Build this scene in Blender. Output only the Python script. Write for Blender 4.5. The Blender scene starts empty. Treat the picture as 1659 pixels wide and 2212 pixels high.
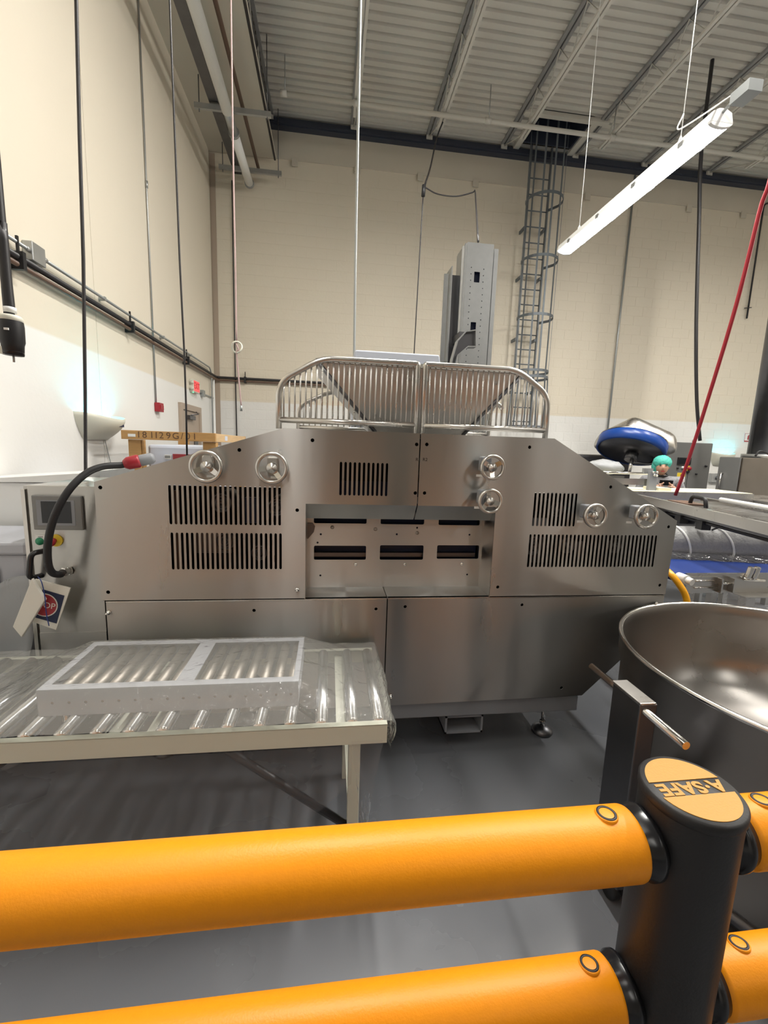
import bpy, bmesh, math, random
from mathutils import Vector, Matrix
random.seed(7)
scene = bpy.context.scene
col = scene.collection
PI = math.pi

# ------------------------------------------------------------------ camera
W, H = 1659.0, 2212.0
FPX, YAW, PIT, ROL = 927.5, 0.12902, 0.14914, -0.0338
EYE = Vector((0, 0, 1.75))
_f = Vector((math.sin(YAW)*math.cos(PIT), math.cos(YAW)*math.cos(PIT), -math.sin(PIT)))
_r = Vector((math.cos(YAW), -math.sin(YAW), 0))
_d = _f.cross(_r)
_c, _s = math.cos(ROL), math.sin(ROL)
RIGHT = _c*_r + _s*_d
DOWN = -_s*_r + _c*_d
cam_data = bpy.data.cameras.new('camera')
cam = bpy.data.objects.new('camera', cam_data)
col.objects.link(cam)
cam_data.sensor_fit = 'HORIZONTAL'
cam_data.sensor_width = 36.0
cam_data.lens = FPX*36.0/W
cam_data.clip_start = 0.02
cam_data.clip_end = 200
m = Matrix((RIGHT, -DOWN, -_f)).transposed().to_4x4()
m.translation = EYE
cam.matrix_world = m
scene.camera = cam

# ------------------------------------------------------------------ world, exposure
world = bpy.data.worlds.new('world')
scene.world = world
world.use_nodes = True
world.node_tree.nodes['Background'].inputs[0].default_value = (0.9, 0.95, 1.0, 1)
world.node_tree.nodes['Background'].inputs[1].default_value = 0.05
scene.view_settings.view_transform = 'Standard'
scene.view_settings.look = 'None'
scene.view_settings.gamma = 1.0
scene.view_settings.use_curve_mapping = False
scene.view_settings.exposure = -0.25
LAMP_STRENGTH, LOW_STRENGTH, ADDED_STRENGTH = 40.0, 23.0, 210.0

# ------------------------------------------------------------------ helpers
def at(u, v, X=None, Y=None, Z=None):
    """point of the place seen at a photo pixel, on a plane X=, Y= or Z="""
    d = RIGHT*(u-829.5) + DOWN*(v-1106.0) + _f*FPX
    if X is not None: t = (X-EYE.x)/d.x
    elif Y is not None: t = (Y-EYE.y)/d.y
    else: t = (Z-EYE.z)/d.z
    return EYE + d*t

def V(*a): return Vector(a)

class MB:
    def __init__(s): s.v = []; s.f = []; s.sm = []
    def add(s, vs, fs, smooth=False):
        o = len(s.v)
        s.v += [tuple(p) for p in vs]
        s.f += [tuple(i+o for i in f) for f in fs]
        s.sm += [smooth]*len(fs)
        return s
    def box(s, x0, x1, y0, y1, z0, z1, ch=0.0):
        if ch <= 0:
            vs = [(x, y, z) for z in (z0, z1) for y in (y0, y1) for x in (x0, x1)]
            fs = [(0,2,3,1), (4,5,7,6), (0,1,5,4), (2,6,7,3), (0,4,6,2), (1,3,7,5)]
            return s.add(vs, fs)
        return s.obox(((x0+x1)/2, (y0+y1)/2, (z0+z1)/2), (x1-x0, y1-y0, z1-z0), None, ch)
    def obox(s, c, size, rot=None, ch=0.0):
        """oriented box, optional chamfer"""
        c = Vector(c); hx, hy, hz = [a/2 for a in size]
        R = rot if rot is not None else Matrix.Identity(3)
        if ch <= 0:
            vs = [c+R@Vector((x, y, z)) for z in (-hz, hz) for y in (-hy, hy) for x in (-hx, hx)]
            return s.add(vs, [(0,2,3,1), (4,5,7,6), (0,1,5,4), (2,6,7,3), (0,4,6,2), (1,3,7,5)])
        bm = bmesh.new(); bmesh.ops.create_cube(bm, size=1.0)
        for v in bm.verts: v.co = Vector((v.co.x*2*hx, v.co.y*2*hy, v.co.z*2*hz))
        bmesh.ops.bevel(bm, geom=bm.edges[:], offset=ch, segments=2, profile=0.5, affect='EDGES')
        bm.verts.index_update()
        s.add([c+R@v.co for v in bm.verts], [[v.index for v in f.verts] for f in bm.faces])
        bm.free(); return s
    def tube(s, pts, r, n=10, cap=True, closed=False, radii=None):
        pts = [Vector(p) for p in pts]; k = len(pts); rings = []
        up = None
        for i, p in enumerate(pts):
            if closed: t = (pts[(i+1) % k]-pts[i-1])
            else: t = pts[min(i+1, k-1)]-pts[max(i-1, 0)]
            t.normalize()
            if up is None:
                a = Vector((0, 0, 1)) if abs(t.z) < 0.9 else Vector((1, 0, 0))
                up = t.cross(a).normalized()
            up = (up - t*up.dot(t)).normalized()
            w = t.cross(up)
            rr = radii[i] if radii else r
            rings.append([p+(up*math.cos(2*PI*j/n)+w*math.sin(2*PI*j/n))*rr for j in range(n)])
        vs = [q for ring in rings for q in ring]; fs = []
        for i in range(k if closed else k-1):
            a, b = i*n, ((i+1) % k)*n
            for j in range(n): fs.append((a+j, a+(j+1) % n, b+(j+1) % n, b+j))
        s.add(vs, fs, True)
        if cap and not closed:
            o = len(s.v)-len(vs)
            s.f += [tuple(o+j for j in range(n))[::-1], tuple(o+(k-1)*n+j for j in range(n))]
            s.sm += [False, False]
        return s
    def lathe(s, prof, c=(0,0,0), axis=(0,0,1), n=32, smooth=True, arc=None):
        """prof: list of (radius, height) along axis"""
        c = Vector(c); ax = Vector(axis).normalized()
        a = Vector((1,0,0)) if abs(ax.x) < 0.9 else Vector((0,1,0))
        e1 = (a-ax*a.dot(ax)).normalized(); e2 = ax.cross(e1)
        a0, a1 = arc if arc else (0, 2*PI)
        full = arc is None; m_ = n if full else n+1
        vs = []
        for r, h in prof:
            for j in range(m_):
                t = a0+(a1-a0)*j/n
                vs.append(c+ax*h+(e1*math.cos(t)+e2*math.sin(t))*r)
        fs = []
        for i in range(len(prof)-1):
            for j in range(n):
                j2 = (j+1) % m_ if full else j+1
                fs.append((i*m_+j, i*m_+j2, (i+1)*m_+j2, (i+1)*m_+j))
        return s.add(vs, fs, smooth)
    def disc(s, c, r, axis=(0,0,1), n=24, t=0.002):
        return s.lathe([(0.0001, -t/2), (r, -t/2), (r, t/2), (0.0001, t/2)], c, axis, n, False)
    def prism(s, poly, vec):
        """closed 3d polygon extruded by vec"""
        n = len(poly); p = [Vector(a) for a in poly]; e = Vector(vec)
        s.add(p+[a+e for a in p], [tuple(range(n))[::-1], tuple(range(n, 2*n))] +
              [(i, (i+1) % n, n+(i+1) % n, n+i) for i in range(n)])
        return s
    def build(s, name, mat, parent=None, label=None, bevel=0.0, smooth_angle=True):
        me = bpy.data.meshes.new(name)
        me.from_pydata(s.v, [], s.f)
        me.polygons.foreach_set('use_smooth', s.sm)
        bm = bmesh.new(); bm.from_mesh(me)
        bmesh.ops.recalc_face_normals(bm, faces=bm.faces); bm.to_mesh(me); bm.free()
        return link(name, me, mat, parent, label, bevel)

def pworld(parent):
    return Matrix.Translation(Vector(parent['_base'])) if parent is not None and '_base' in parent else Matrix.Identity(4)

def link(name, me, mat, parent=None, label=None, bevel=0.0):
    o = bpy.data.objects.new(name, me); col.objects.link(o)
    if mat is not None and not me.materials: me.materials.append(mat)
    if parent is not None:
        o.parent = parent
        if parent.type == 'EMPTY': o.matrix_parent_inverse = Matrix.Translation(-parent.location)
    if label: o['label'] = label
    if bevel > 0:
        b = o.modifiers.new('bevel', 'BEVEL'); b.width = bevel; b.segments = 2; b.limit_method = 'ANGLE'
    return o

def thing(name, label, cat, loc=(0,0,0), group=None):
    o = bpy.data.objects.new(name, None); col.objects.link(o)
    o.location = loc; o.empty_display_size = 0.1
    o['label'] = label; o['category'] = cat
    if group: o['group'] = group
    return o

def tag(o, label, cat, group=None):
    o['label'] = label; o['category'] = cat
    if group: o['group'] = group
    return o

def struct(o, label=None):
    o['kind'] = 'structure'
    if label: o['label'] = label
    return o

def curve_mesh(outline, holes, t, to3, name='panel'):
    """flat plate with holes: 2d outline + hole polygons, thickness t, to3(x,y,h)->world"""
    cu = bpy.data.curves.new(name, 'CURVE'); cu.dimensions = '2D'; cu.fill_mode = 'BOTH'
    cu.extrude = t/2
    for poly in [outline]+holes:
        sp = cu.splines.new('POLY'); sp.points.add(len(poly)-1); sp.use_cyclic_u = True
        for i, p in enumerate(poly): sp.points[i].co = (p[0], p[1], 0, 1)
    ob = bpy.data.objects.new(name, cu); col.objects.link(ob)
    dg = bpy.context.evaluated_depsgraph_get()
    me = bpy.data.meshes.new_from_object(ob.evaluated_get(dg))
    bpy.data.objects.remove(ob); bpy.data.curves.remove(cu)
    for v in me.vertices: v.co = to3(v.co.x, v.co.y, v.co.z)
    bm = bmesh.new(); bm.from_mesh(me)
    bmesh.ops.remove_doubles(bm, verts=bm.verts, dist=1e-6)
    bmesh.ops.recalc_face_normals(bm, faces=bm.faces)
    bm.to_mesh(me); bm.free(); me.name = name
    return me

def text_mesh(body, size, t, to3, name='lettering', align='CENTER', spacing=1.0, bold=0.0):
    cu = bpy.data.curves.new(name, 'FONT'); cu.body = body; cu.size = size
    cu.align_x = align; cu.align_y = 'CENTER'; cu.extrude = t/2; cu.space_character = spacing; cu.offset = bold
    ob = bpy.data.objects.new(name, cu); col.objects.link(ob)
    dg = bpy.context.evaluated_depsgraph_get()
    me = bpy.data.meshes.new_from_object(ob.evaluated_get(dg))
    bpy.data.objects.remove(ob); bpy.data.curves.remove(cu)
    for v in me.vertices: v.co = to3(v.co.x, v.co.y, v.co.z)
    me.name = name; me.materials.clear()
    return me

def slot(x, z0, z1, w, n=5):
    r = w/2; p = []
    for i in range(n+1): a = PI*i/n; p.append((x+r*math.cos(a), z1-r+r*math.sin(a)))
    for i in range(n+1): a = PI+PI*i/n; p.append((x+r*math.cos(a), z0+r+r*math.sin(a)))
    return p
def circ(x, z, r, n=12): return [(x+r*math.cos(2*PI*i/n), z+r*math.sin(2*PI*i/n)) for i in range(n)]
def rrect(x0, x1, z0, z1, r, n=4):
    p = []
    for cx, cz, a0 in ((x1-r, z1-r, 0), (x0+r, z1-r, PI/2), (x0+r, z0+r, PI), (x1-r, z0+r, 1.5*PI)):
        for i in range(n+1): a = a0+PI/2*i/n; p.append((cx+r*math.cos(a), cz+r*math.sin(a)))
    return p
def arcpts(pts, r=0.1, n=6):
    """polyline with rounded corners"""
    pts = [Vector(p) for p in pts]; out = [pts[0]]
    for i in range(1, len(pts)-1):
        a, b, c = pts[i-1], pts[i], pts[i+1]
        u = (a-b); w = (c-b); rr = min(r, u.length*0.45, w.length*0.45)
        p0 = b+u.normalized()*rr; p1 = b+w.normalized()*rr
        for k in range(n+1):
            t = k/n; out.append((1-t)**2*p0+2*t*(1-t)*b+t*t*p1)
    out.append(pts[-1]); return out
def smoothline(pts, n=8):
    """catmull-rom"""
    P_ = [Vector(p) for p in pts]; P_ = [2*P_[0]-P_[1]]+P_+[2*P_[-1]-P_[-2]]; out = []
    for i in range(1, len(P_)-2):
        a, b, c, d = P_[i-1:i+3]
        for k in range(n):
            t = k/n
            out.append(0.5*((2*b)+(c-a)*t+(2*a-5*b+4*c-d)*t*t+(3*b-3*c+d-a)*t**3))
    out.append(P_[-2]); return out

# ------------------------------------------------------------------ materials
MAT = {}
def mat(name, rgb, rough=0.5, metal=0.0, var=0.0, vscale=6.0, bump=0.0, bscale=40.0, stretch=(1,1,1),
        rvar=0.0, emit=None, estr=0.0, spec=0.5, coat=0.0, aniso=0.0, trans=0.0, alpha=1.0):
    if name in MAT: return MAT[name]
    m = bpy.data.materials.new(name); m.use_nodes = True
    nt = m.node_tree; N = nt.nodes; L = nt.links
    b = N['Principled BSDF']
    b.inputs['Base Color'].default_value = (*rgb, 1)
    b.inputs['Roughness'].default_value = rough
    b.inputs['Metallic'].default_value = metal
    b.inputs['Specular IOR Level'].default_value = spec
    b.inputs['Coat Weight'].default_value = coat
    b.inputs['Anisotropic'].default_value = aniso
    b.inputs['Anisotropic Rotation'].default_value = 0.25 if aniso else 0.0
    b.inputs['Transmission Weight'].default_value = trans
    b.inputs['Alpha'].default_value = alpha
    if emit:
        b.inputs['Emission Color'].default_value = (*emit, 1); b.inputs['Emission Strength'].default_value = estr
    if var or bump or rvar:
        tc = N.new('ShaderNodeTexCoord'); mp = N.new('ShaderNodeMapping'); mp.inputs['Scale'].default_value = stretch
        geo = N.new('ShaderNodeNewGeometry')
        L.new(geo.outputs['Position'], mp.inputs['Vector'])
        if var or rvar:
            nz = N.new('ShaderNodeTexNoise'); nz.inputs['Scale'].default_value = vscale; nz.inputs['Detail'].default_value = 5
            L.new(mp.outputs[0], nz.inputs['Vector'])
        if var:
            mx = N.new('ShaderNodeMix'); mx.data_type = 'RGBA'
            mx.inputs[6].default_value = (*[max(0, c*(1-var)) for c in rgb], 1)
            mx.inputs[7].default_value = (*[min(1, c*(1+var)) for c in rgb], 1)
            L.new(nz.outputs['Fac'], mx.inputs[0]); L.new(mx.outputs[2], b.inputs['Base Color'])
        if rvar:
            mr = N.new('ShaderNodeMapRange'); mr.inputs[1].default_value = 0.3; mr.inputs[2].default_value = 0.7
            mr.inputs[3].default_value = max(0.02, rough-rvar); mr.inputs[4].default_value = rough+rvar
            L.new(nz.outputs['Fac'], mr.inputs[0]); L.new(mr.outputs[0], b.inputs['Roughness'])
        if bump:
            n2 = N.new('ShaderNodeTexNoise'); n2.inputs['Scale'].default_value = bscale; n2.inputs['Detail'].default_value = 4
            L.new(mp.outputs[0], n2.inputs['Vector'])
            bp = N.new('ShaderNodeBump'); bp.inputs['Strength'].default_value = bump; bp.inputs['Distance'].default_value = 0.01
            L.new(n2.outputs['Fac'], bp.inputs['Height']); L.new(bp.outputs[0], b.inputs['Normal'])
    MAT[name] = m; return m

def two_tone(name, low, high, zsplit, bump=0.15):
    """painted wall: white dado up to a height, cream above (paint colours)"""
    m = mat(name, high, 0.62, bump=bump, bscale=25, spec=0.25)
    nt = m.node_tree; N = nt.nodes; L = nt.links; b = N['Principled BSDF']
    geo = N.new('ShaderNodeNewGeometry'); sx = N.new('ShaderNodeSeparateXYZ'); L.new(geo.outputs['Position'], sx.inputs[0])
    mr = N.new('ShaderNodeMapRange'); mr.inputs[1].default_value = zsplit-0.012; mr.inputs[2].default_value = zsplit+0.012
    L.new(sx.outputs['Z'], mr.inputs[0])
    mx = N.new('ShaderNodeMix'); mx.data_type = 'RGBA'
    mx.inputs[6].default_value = (*low, 1); mx.inputs[7].default_value = (*high, 1)
    L.new(mr.outputs[0], mx.inputs[0]); L.new(mx.outputs[2], b.inputs['Base Color'])
    return m

WHITE = (0.80, 0.79, 0.76); CREAM = (0.74, 0.675, 0.56)
m_wall = two_tone('wall_paint', WHITE, CREAM, 2.60)
m_block = two_tone('block_paint', WHITE, CREAM, 2.60, bump=0.3)
m_fascia = mat('fascia_paint', (0.62, 0.57, 0.48), 0.7, var=0.08, vscale=1.5)
m_deck = mat('deck_paint', (0.62, 0.60, 0.55), 0.55, var=0.06, vscale=1.2)
m_joist = mat('joist_paint', (0.60, 0.58, 0.53), 0.5)
m_joist_dark = mat('joist_primer', (0.27, 0.27, 0.27), 0.5)
m_navy = mat('navy_primer', (0.035, 0.042, 0.065), 0.5)
m_floor = mat('floor_epoxy', (0.138, 0.145, 0.160), 0.30, var=0.16, vscale=1.3, rvar=0.12, bump=0.04, bscale=6)
m_steel = mat('brushed_steel', (0.50, 0.49, 0.47), 0.30, 1.0, var=0.05, vscale=2.0, stretch=(4,4,0.8), rvar=0.03, bump=0.16, bscale=0.9, aniso=1.0)
m_steel2 = mat('satin_steel', (0.62, 0.60, 0.57), 0.30, 1.0, var=0.06, vscale=5.0, rvar=0.06)
m_hopper = mat('hopper_steel', (0.55, 0.54, 0.52), 0.36, 1.0, var=0.15, vscale=4, rvar=0.08)
m_plate = mat('recess_steel', (0.66, 0.655, 0.64), 0.42, 1.0, var=0.06, vscale=4, aniso=0.85)
m_polish = mat('polished_steel', (0.74, 0.72, 0.69), 0.15, 1.0)
m_bowl = mat('bowl_steel', (0.36, 0.34, 0.32), 0.30, 1.0, var=0.12, vscale=2.5, rvar=0.08)
m_dsteel = mat('dark_steel', (0.16, 0.16, 0.17), 0.38, 1.0, var=0.15, vscale=8)
m_greym = mat('grey_paint', (0.24, 0.25, 0.27), 0.45)
m_cab = mat('cabinet_grey', (0.20, 0.20, 0.195), 0.42, 0.35, var=0.06, vscale=2)
m_black = mat('black_rubber', (0.012, 0.012, 0.014), 0.5)
m_blackg = mat('black_gloss', (0.012, 0.012, 0.014), 0.22)
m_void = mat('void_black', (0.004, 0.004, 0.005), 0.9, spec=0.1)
m_orange = mat('safety_orange', (0.86, 0.295, 0.002), 0.42, var=0.05, vscale=60, bump=0.06, bscale=260, spec=0.4)
m_yellow = mat('cap_yellow', (0.50, 0.245, 0.024), 0.5, bump=0.08, bscale=300)
m_post = mat('post_black', (0.014, 0.013, 0.014), 0.48, bump=0.05, bscale=200)
m_cream = mat('cream_enamel', (0.62, 0.63, 0.53), 0.4, var=0.05, vscale=4)
m_alu = mat('grey_enamel', (0.42, 0.43, 0.47), 0.4, var=0.04, vscale=6)
m_zinc = mat('zinc_roller', (0.56, 0.57, 0.58), 0.27, 1.0, var=0.08, vscale=12)
m_zincb = mat('worn_roller', (0.40, 0.36, 0.32), 0.5, 1.0, var=0.12, vscale=10)
m_galv = mat('galvanised', (0.44, 0.45, 0.45), 0.42, 0.8, var=0.1, vscale=20)
m_conduit = mat('conduit_grey', (0.40, 0.42, 0.42), 0.4, 0.6)
m_ladder = mat('ladder_grey', (0.15, 0.17, 0.19), 0.45, 0.3)
m_brown = mat('brown_pipe', (0.13, 0.075, 0.05), 0.45)
m_dpipe = mat('black_pipe', (0.022, 0.020, 0.022), 0.4)
m_white = mat('white_plastic', (0.80, 0.80, 0.78), 0.4)
m_offw = mat('offwhite_plastic', (0.66, 0.65, 0.56), 0.42)
m_pipew = mat('white_pipe', (0.88, 0.88, 0.86), 0.4)
m_tan = mat('tan_paint', (0.42, 0.34, 0.27), 0.5)
m_red = mat('red_plastic', (0.33, 0.014, 0.026), 0.4)
m_wood = mat('pine', (0.48, 0.27, 0.095), 0.62, var=0.25, vscale=5, stretch=(1.2,1.2,9), bump=0.1, bscale=30)
m_wood2 = mat('pale_pine', (0.62, 0.42, 0.22), 0.62, var=0.18, vscale=5, stretch=(1,1,8))
m_blue = mat('blue_belt', (0.010, 0.034, 0.185), 0.42)
m_ring = mat('blue_ring', (0.008, 0.048, 0.24), 0.3)
m_hose = mat('yellow_hose', (0.80, 0.36, 0.01), 0.3)
m_foam = mat('grey_foam', (0.30, 0.30, 0.30), 0.5, bump=0.5, bscale=60, var=0.15, vscale=60)
m_bluew = mat('pale_blue_plastic', (0.60, 0.64, 0.74), 0.45)
m_ink = mat('marker_ink', (0.12, 0.06, 0.03), 0.7)
m_paper = mat('paper', (0.72, 0.70, 0.63), 0.6)
m_green = mat('green_button', (0.01, 0.22, 0.10), 0.3)
m_ylab = mat('yellow_label', (0.72, 0.52, 0.04), 0.5)
m_navyp = mat('navy_print', (0.012, 0.02, 0.06), 0.5)
m_redp = mat('red_print', (0.35, 0.03, 0.04), 0.5)
m_screen = mat('screen_glass', (0.012, 0.014, 0.018), 0.12)
m_lens = mat('lamp_lens', (0.9, 0.9, 0.9), 0.4, emit=(1.0, 0.968, 0.905), estr=LAMP_STRENGTH)
m_lens_low = mat('lamp_lens_low', (0.9, 0.9, 0.9), 0.4, emit=(1.0, 0.968, 0.905), estr=LOW_STRENGTH)
m_lens_added = mat('lamp_lens_added', (0.9, 0.9, 0.9), 0.4, emit=(1.0, 0.968, 0.905), estr=ADDED_STRENGTH)
m_cyan = mat('cyan_tube', (0.3, 0.9, 0.9), 0.4, emit=(0.04, 0.78, 1.0), estr=60.0)
m_exit = mat('exit_face', (0.7, 0.05, 0.05), 0.4, emit=(1.0, 0.12, 0.12), estr=0.9)
m_led = mat('green_led', (0.1, 0.8, 0.3), 0.4, emit=(0.1, 1.0, 0.4), estr=4.0)
m_skin = mat('skin', (0.50, 0.29, 0.20), 0.5)
m_hairnet = mat('hairnet_green', (0.06, 0.42, 0.34), 0.6, var=0.35, vscale=40, bump=0.6, bscale=50)
m_knit = mat('grey_knit', (0.20, 0.20, 0.21), 0.85, var=0.75, vscale=45)
m_darkhair = mat('dark_hair', (0.02, 0.015, 0.012), 0.5)
m_jeans = mat('dark_cloth', (0.03, 0.035, 0.05), 0.8)
m_tape = mat('light_steel_edge', (0.70, 0.69, 0.66), 0.25, 1.0)
m_pinkc = mat('pink_cord', (0.48, 0.34, 0.33), 0.5)
m_belt = mat('cream_belt', (0.66, 0.63, 0.48), 0.5)

def film(name, tint, dens, rough=0.12, bump=0.5, bscale=18, ior=1.30):
    """thin clear plastic sheet: mostly see-through, with milky scatter and a gloss"""
    m = bpy.data.materials.new(name); m.use_nodes = True
    nt = m.node_tree; N = nt.nodes; L = nt.links; N.clear()
    out = N.new('ShaderNodeOutputMaterial'); tr = N.new('ShaderNodeBsdfTransparent')
    df = N.new('ShaderNodeBsdfDiffuse'); gl = N.new('ShaderNodeBsdfGlossy'); fr = N.new('ShaderNodeFresnel')
    geo = N.new('ShaderNodeNewGeometry'); nz = N.new('ShaderNodeTexNoise'); bp = N.new('ShaderNodeBump')
    nz.inputs['Scale'].default_value = bscale; nz.inputs['Detail'].default_value = 3; nz.inputs['Distortion'].default_value = 1.0
    L.new(geo.outputs['Position'], nz.inputs['Vector']); L.new(nz.outputs['Fac'], bp.inputs['Height'])
    bp.inputs['Strength'].default_value = bump; bp.inputs['Distance'].default_value = 0.03
    df.inputs['Color'].default_value = (*tint, 1); gl.inputs['Roughness'].default_value = rough
    fr.inputs['IOR'].default_value = ior
    for n_ in (gl, fr): L.new(bp.outputs[0], n_.inputs['Normal'])
    m1 = N.new('ShaderNodeMixShader'); m1.inputs[0].default_value = dens
    L.new(tr.outputs[0], m1.inputs[1]); L.new(df.outputs[0], m1.inputs[2])
    m2 = N.new('ShaderNodeMixShader'); L.new(fr.outputs[0], m2.inputs[0])
    L.new(m1.outputs[0], m2.inputs[1]); L.new(gl.outputs[0], m2.inputs[2])
    L.new(m2.outputs[0], out.inputs[0]); MAT[name] = m; return m
m_film = film('clear_wrap', (0.62, 0.61, 0.57), 0.22)
m_film2 = film('clear_skirt', (0.55, 0.55, 0.57), 0.10, rough=0.35, bump=0.08, bscale=6, ior=1.16)
m_wrapw = film('cloudy_wrap', (0.72, 0.73, 0.74), 0.75, rough=0.25)
m_wrapg = film('grey_wrap', (0.42, 0.43, 0.44), 0.7, rough=0.25)

# ================================================================== ROOM
XW, YB, ZC = -2.366, 9.5, 7.9
XR, YF = 13.0, -12.0
struct(MB().box(XW-0.3, XR+0.3, YF-0.3, YB+0.3, -0.12, 0).build('floor', m_floor))
wl = struct(MB().box(XW-0.25, XW-0.02, YF, YB+0.2, 0, ZC+0.6).build('wall_left', m_wall))
ys = [YF, -8.5, -4.0, 0.45, 4.92, 9.45]
for a, b in zip(ys, ys[1:]):
    MB().box(XW-0.02, XW, a+0.004, b-0.004, 0, 7.25).build('wall_panel', m_wall, wl, bevel=0.003)
struct(MB().box(XR, XR+0.2, YF, YB+0.2, 0, ZC+0.6).build('wall_right', m_wall))
struct(MB().box(XW-0.25, XR+0.2, YF-0.2, YF, 0, ZC+0.6).build('wall_front', m_wall))

# back wall of painted concrete blocks
wb = struct(MB().box(XW-0.02, XR, YB+0.004, YB+0.25, 0, ZC+0.6).build('wall_back', m_block))
BL, BH, ZTOP = 0.4064, 0.2032, 7.22
def block_geo(w, h):
    c = 0.004
    vs = [(c, -0.0, c), (w-c, 0, c), (w-c, 0, h-c), (c, 0, h-c), (0, 0.012, 0), (w, 0.012, 0), (w, 0.012, h), (0, 0.012, h)]
    return vs, [(0,1,2,3), (4,5,1,0), (5,6,2,1), (6,7,3,2), (7,4,0,3)]
bv, bf = block_geo(BL-0.007, BH-0.007)
bme = bpy.data.meshes.new('block'); bme.from_pydata(bv, [], bf); bme.materials.append(m_block)
cells = []
for r_ in range(int(ZTOP/BH)+1):
    z = r_*BH
    x = XW + (BL/2 if r_ % 2 else 0)
    while x < XR-BL: cells.append((x, z)); x += BL
seen = [c for c in cells if c[1] > 2.2 and -2.3 < c[0] < 10.3 and c[1]+BH < ZTOP]
seen.sort(key=lambda c: (c[0]+0.2)**2+YB**2+(c[1]-1.75)**2)
near = set(seen[:300])
rest = MB()
for c in cells:
    if c in near:
        o = link('block', bme, None, wb); o.location = (c[0]+0.002, YB, c[1]+0.002)
    elif c[1]+BH < ZTOP+0.01:
        rest.add([(c[0]+0.002+p[0], YB+p[1], c[1]+0.002+p[2]) for p in bv], bf)
o = rest.build('blocks', m_block, wb); o['kind'] = 'stuff'
tb = struct(MB().box(XW, XR, YB-0.02, YB+0.1, 7.235, ZC+0.1).build('trim_1', m_fascia))
for u, v in ((637, 356), (772, 372), (908, 386), (1027, 399), (1268, 434), (1487, 461), (1604, 475)):
    p = at(u, v, Y=YB-0.02)
    MB().box(p.x-0.06, p.x+0.06, YB-0.045, YB-0.02, 7.12, 7.26).build('bracket', m_fascia, tb, bevel=0.004)
struct(MB().box(XW, XW+0.10, YB-0.012, YB-0.002, 0, 7.2).build('trim_2', m_tan))
MB().box(XW+0.02, XW+0.13, YB-0.05, YB-0.004, 2.6, 7.2)

# roof deck: folded sheet, ribs run left to right
HX0, HX1, HY0, HY1 = 3.72, 4.76, 8.48, 9.2
deck = MB(); y = YF; pitch = 0.152
while y < YB+0.1:
    prof = [(y, ZC), (y+0.09, ZC), (y+0.102, ZC+0.038), (y+0.14, ZC+0.038), (y+pitch, ZC)]
    spans = [(XW, HX0), (HX1, XR)] if y+pitch > HY0 and y < HY1 else [(XW, XR)]
    for a, b in spans:
        vs = [(a, p[0], p[1]) for p in prof]+[(b, p[0], p[1]) for p in prof]
        deck.add(vs, [(i, i+1, i+6, i+5) for i in range(4)])
    y += pitch
ceil = struct(deck.build('ceiling', m_deck))
MB().box(XW, XR, YF, YB, ZC+0.55, ZC+0.6).build('roof_board', m_deck, ceil)

# open-web joists
JX = [-1.205, 0.37, 1.86, 3.40, 4.94, 6.50, 8.03, 9.56, 11.1]
where = ['over the left soffit edge', 'straight above the hopper', 'above the tall lift column', 'just left of the roof hatch',
         'just right of the roof hatch', 'crossing above the hanging lamp', 'at the far right of the ceiling',
         'beyond the right edge of the ceiling', 'farthest from the left wall']
for i, x in enumerate(JX):
    t = thing('roof_joist', 'long open-web steel roof joist '+where[i], 'joist', (x, YB-0.1, 7.8), 'roof joists')
    for s_ in (-1, 1):
        MB().box(x+s_*0.012-(0.05 if s_ < 0 else 0), x+s_*0.012+(0.05 if s_ > 0 else 0), YF+0.05, YB-0.05, 7.86, 7.90).build('top_chord', m_joist_dark, t)
        MB().box(x+s_*0.010-(0.042 if s_ < 0 else 0), x+s_*0.010+(0.042 if s_ > 0 else 0), YF+0.6, 8.40, 7.385, 7.425).build('bottom_chord', m_joist, t)
    zig = []; yy = YB-0.15; k = 0
    while yy > YF+0.7:
        zig.append((x, yy, 7.86 if k % 2 == 0 else 7.41)); yy -= 1.1 if k == 0 else 0.36; k += 1
    MB().tube(zig, 0.011, 6).build('web', m_joist, t)
    MB().box(x-0.06, x+0.06, YB-0.2, YB-0.02, 7.77, 7.86).build('bearing_seat', m_joist, t)
led = MB().box(XW+0.9, XR, YB-0.16, YB-0.02, 7.72, 7.86).box(XW+0.9, XR, YB-0.2, YB-0.16, 7.74, 7.78)
tag(led.build('ledger_beam', m_navy), 'dark navy steel ledger beam along the top of the block wall', 'beam')

# roof hatch
t = thing('roof_hatch', 'dark square roof hatch at the top of the caged ladder', 'hatch', (4.24, 8.84, ZC))
h = MB(); T = 0.03
h.box(HX0, HX0+T, HY0, HY1, ZC-0.03, ZC+0.5).box(HX1-T, HX1, HY0, HY1, ZC-0.03, ZC+0.5)
h.box(HX0+T, HX1-T, HY0, HY0+T, ZC-0.03, ZC+0.5).box(HX0+T, HX1-T, HY1-T, HY1, ZC-0.03, ZC+0.5)
h.build('curb', m_navy, t)
MB().box(HX0, HX1, HY0, HY1, ZC+0.5, ZC+0.54).build('lid', m_navy, t)
for a, b, c, d in ((HX0-0.3, HX1+0.3, HY0-0.10, HY0-0.002), (HX0-0.12, HX0-0.002, HY0, HY1+0.2), (HX1+0.002, HX1+0.12, HY0, HY1+0.2)):
    MB().box(a, b, c, d, ZC-0.07, ZC-0.005).build('frame_angle', m_joist, t)

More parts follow.
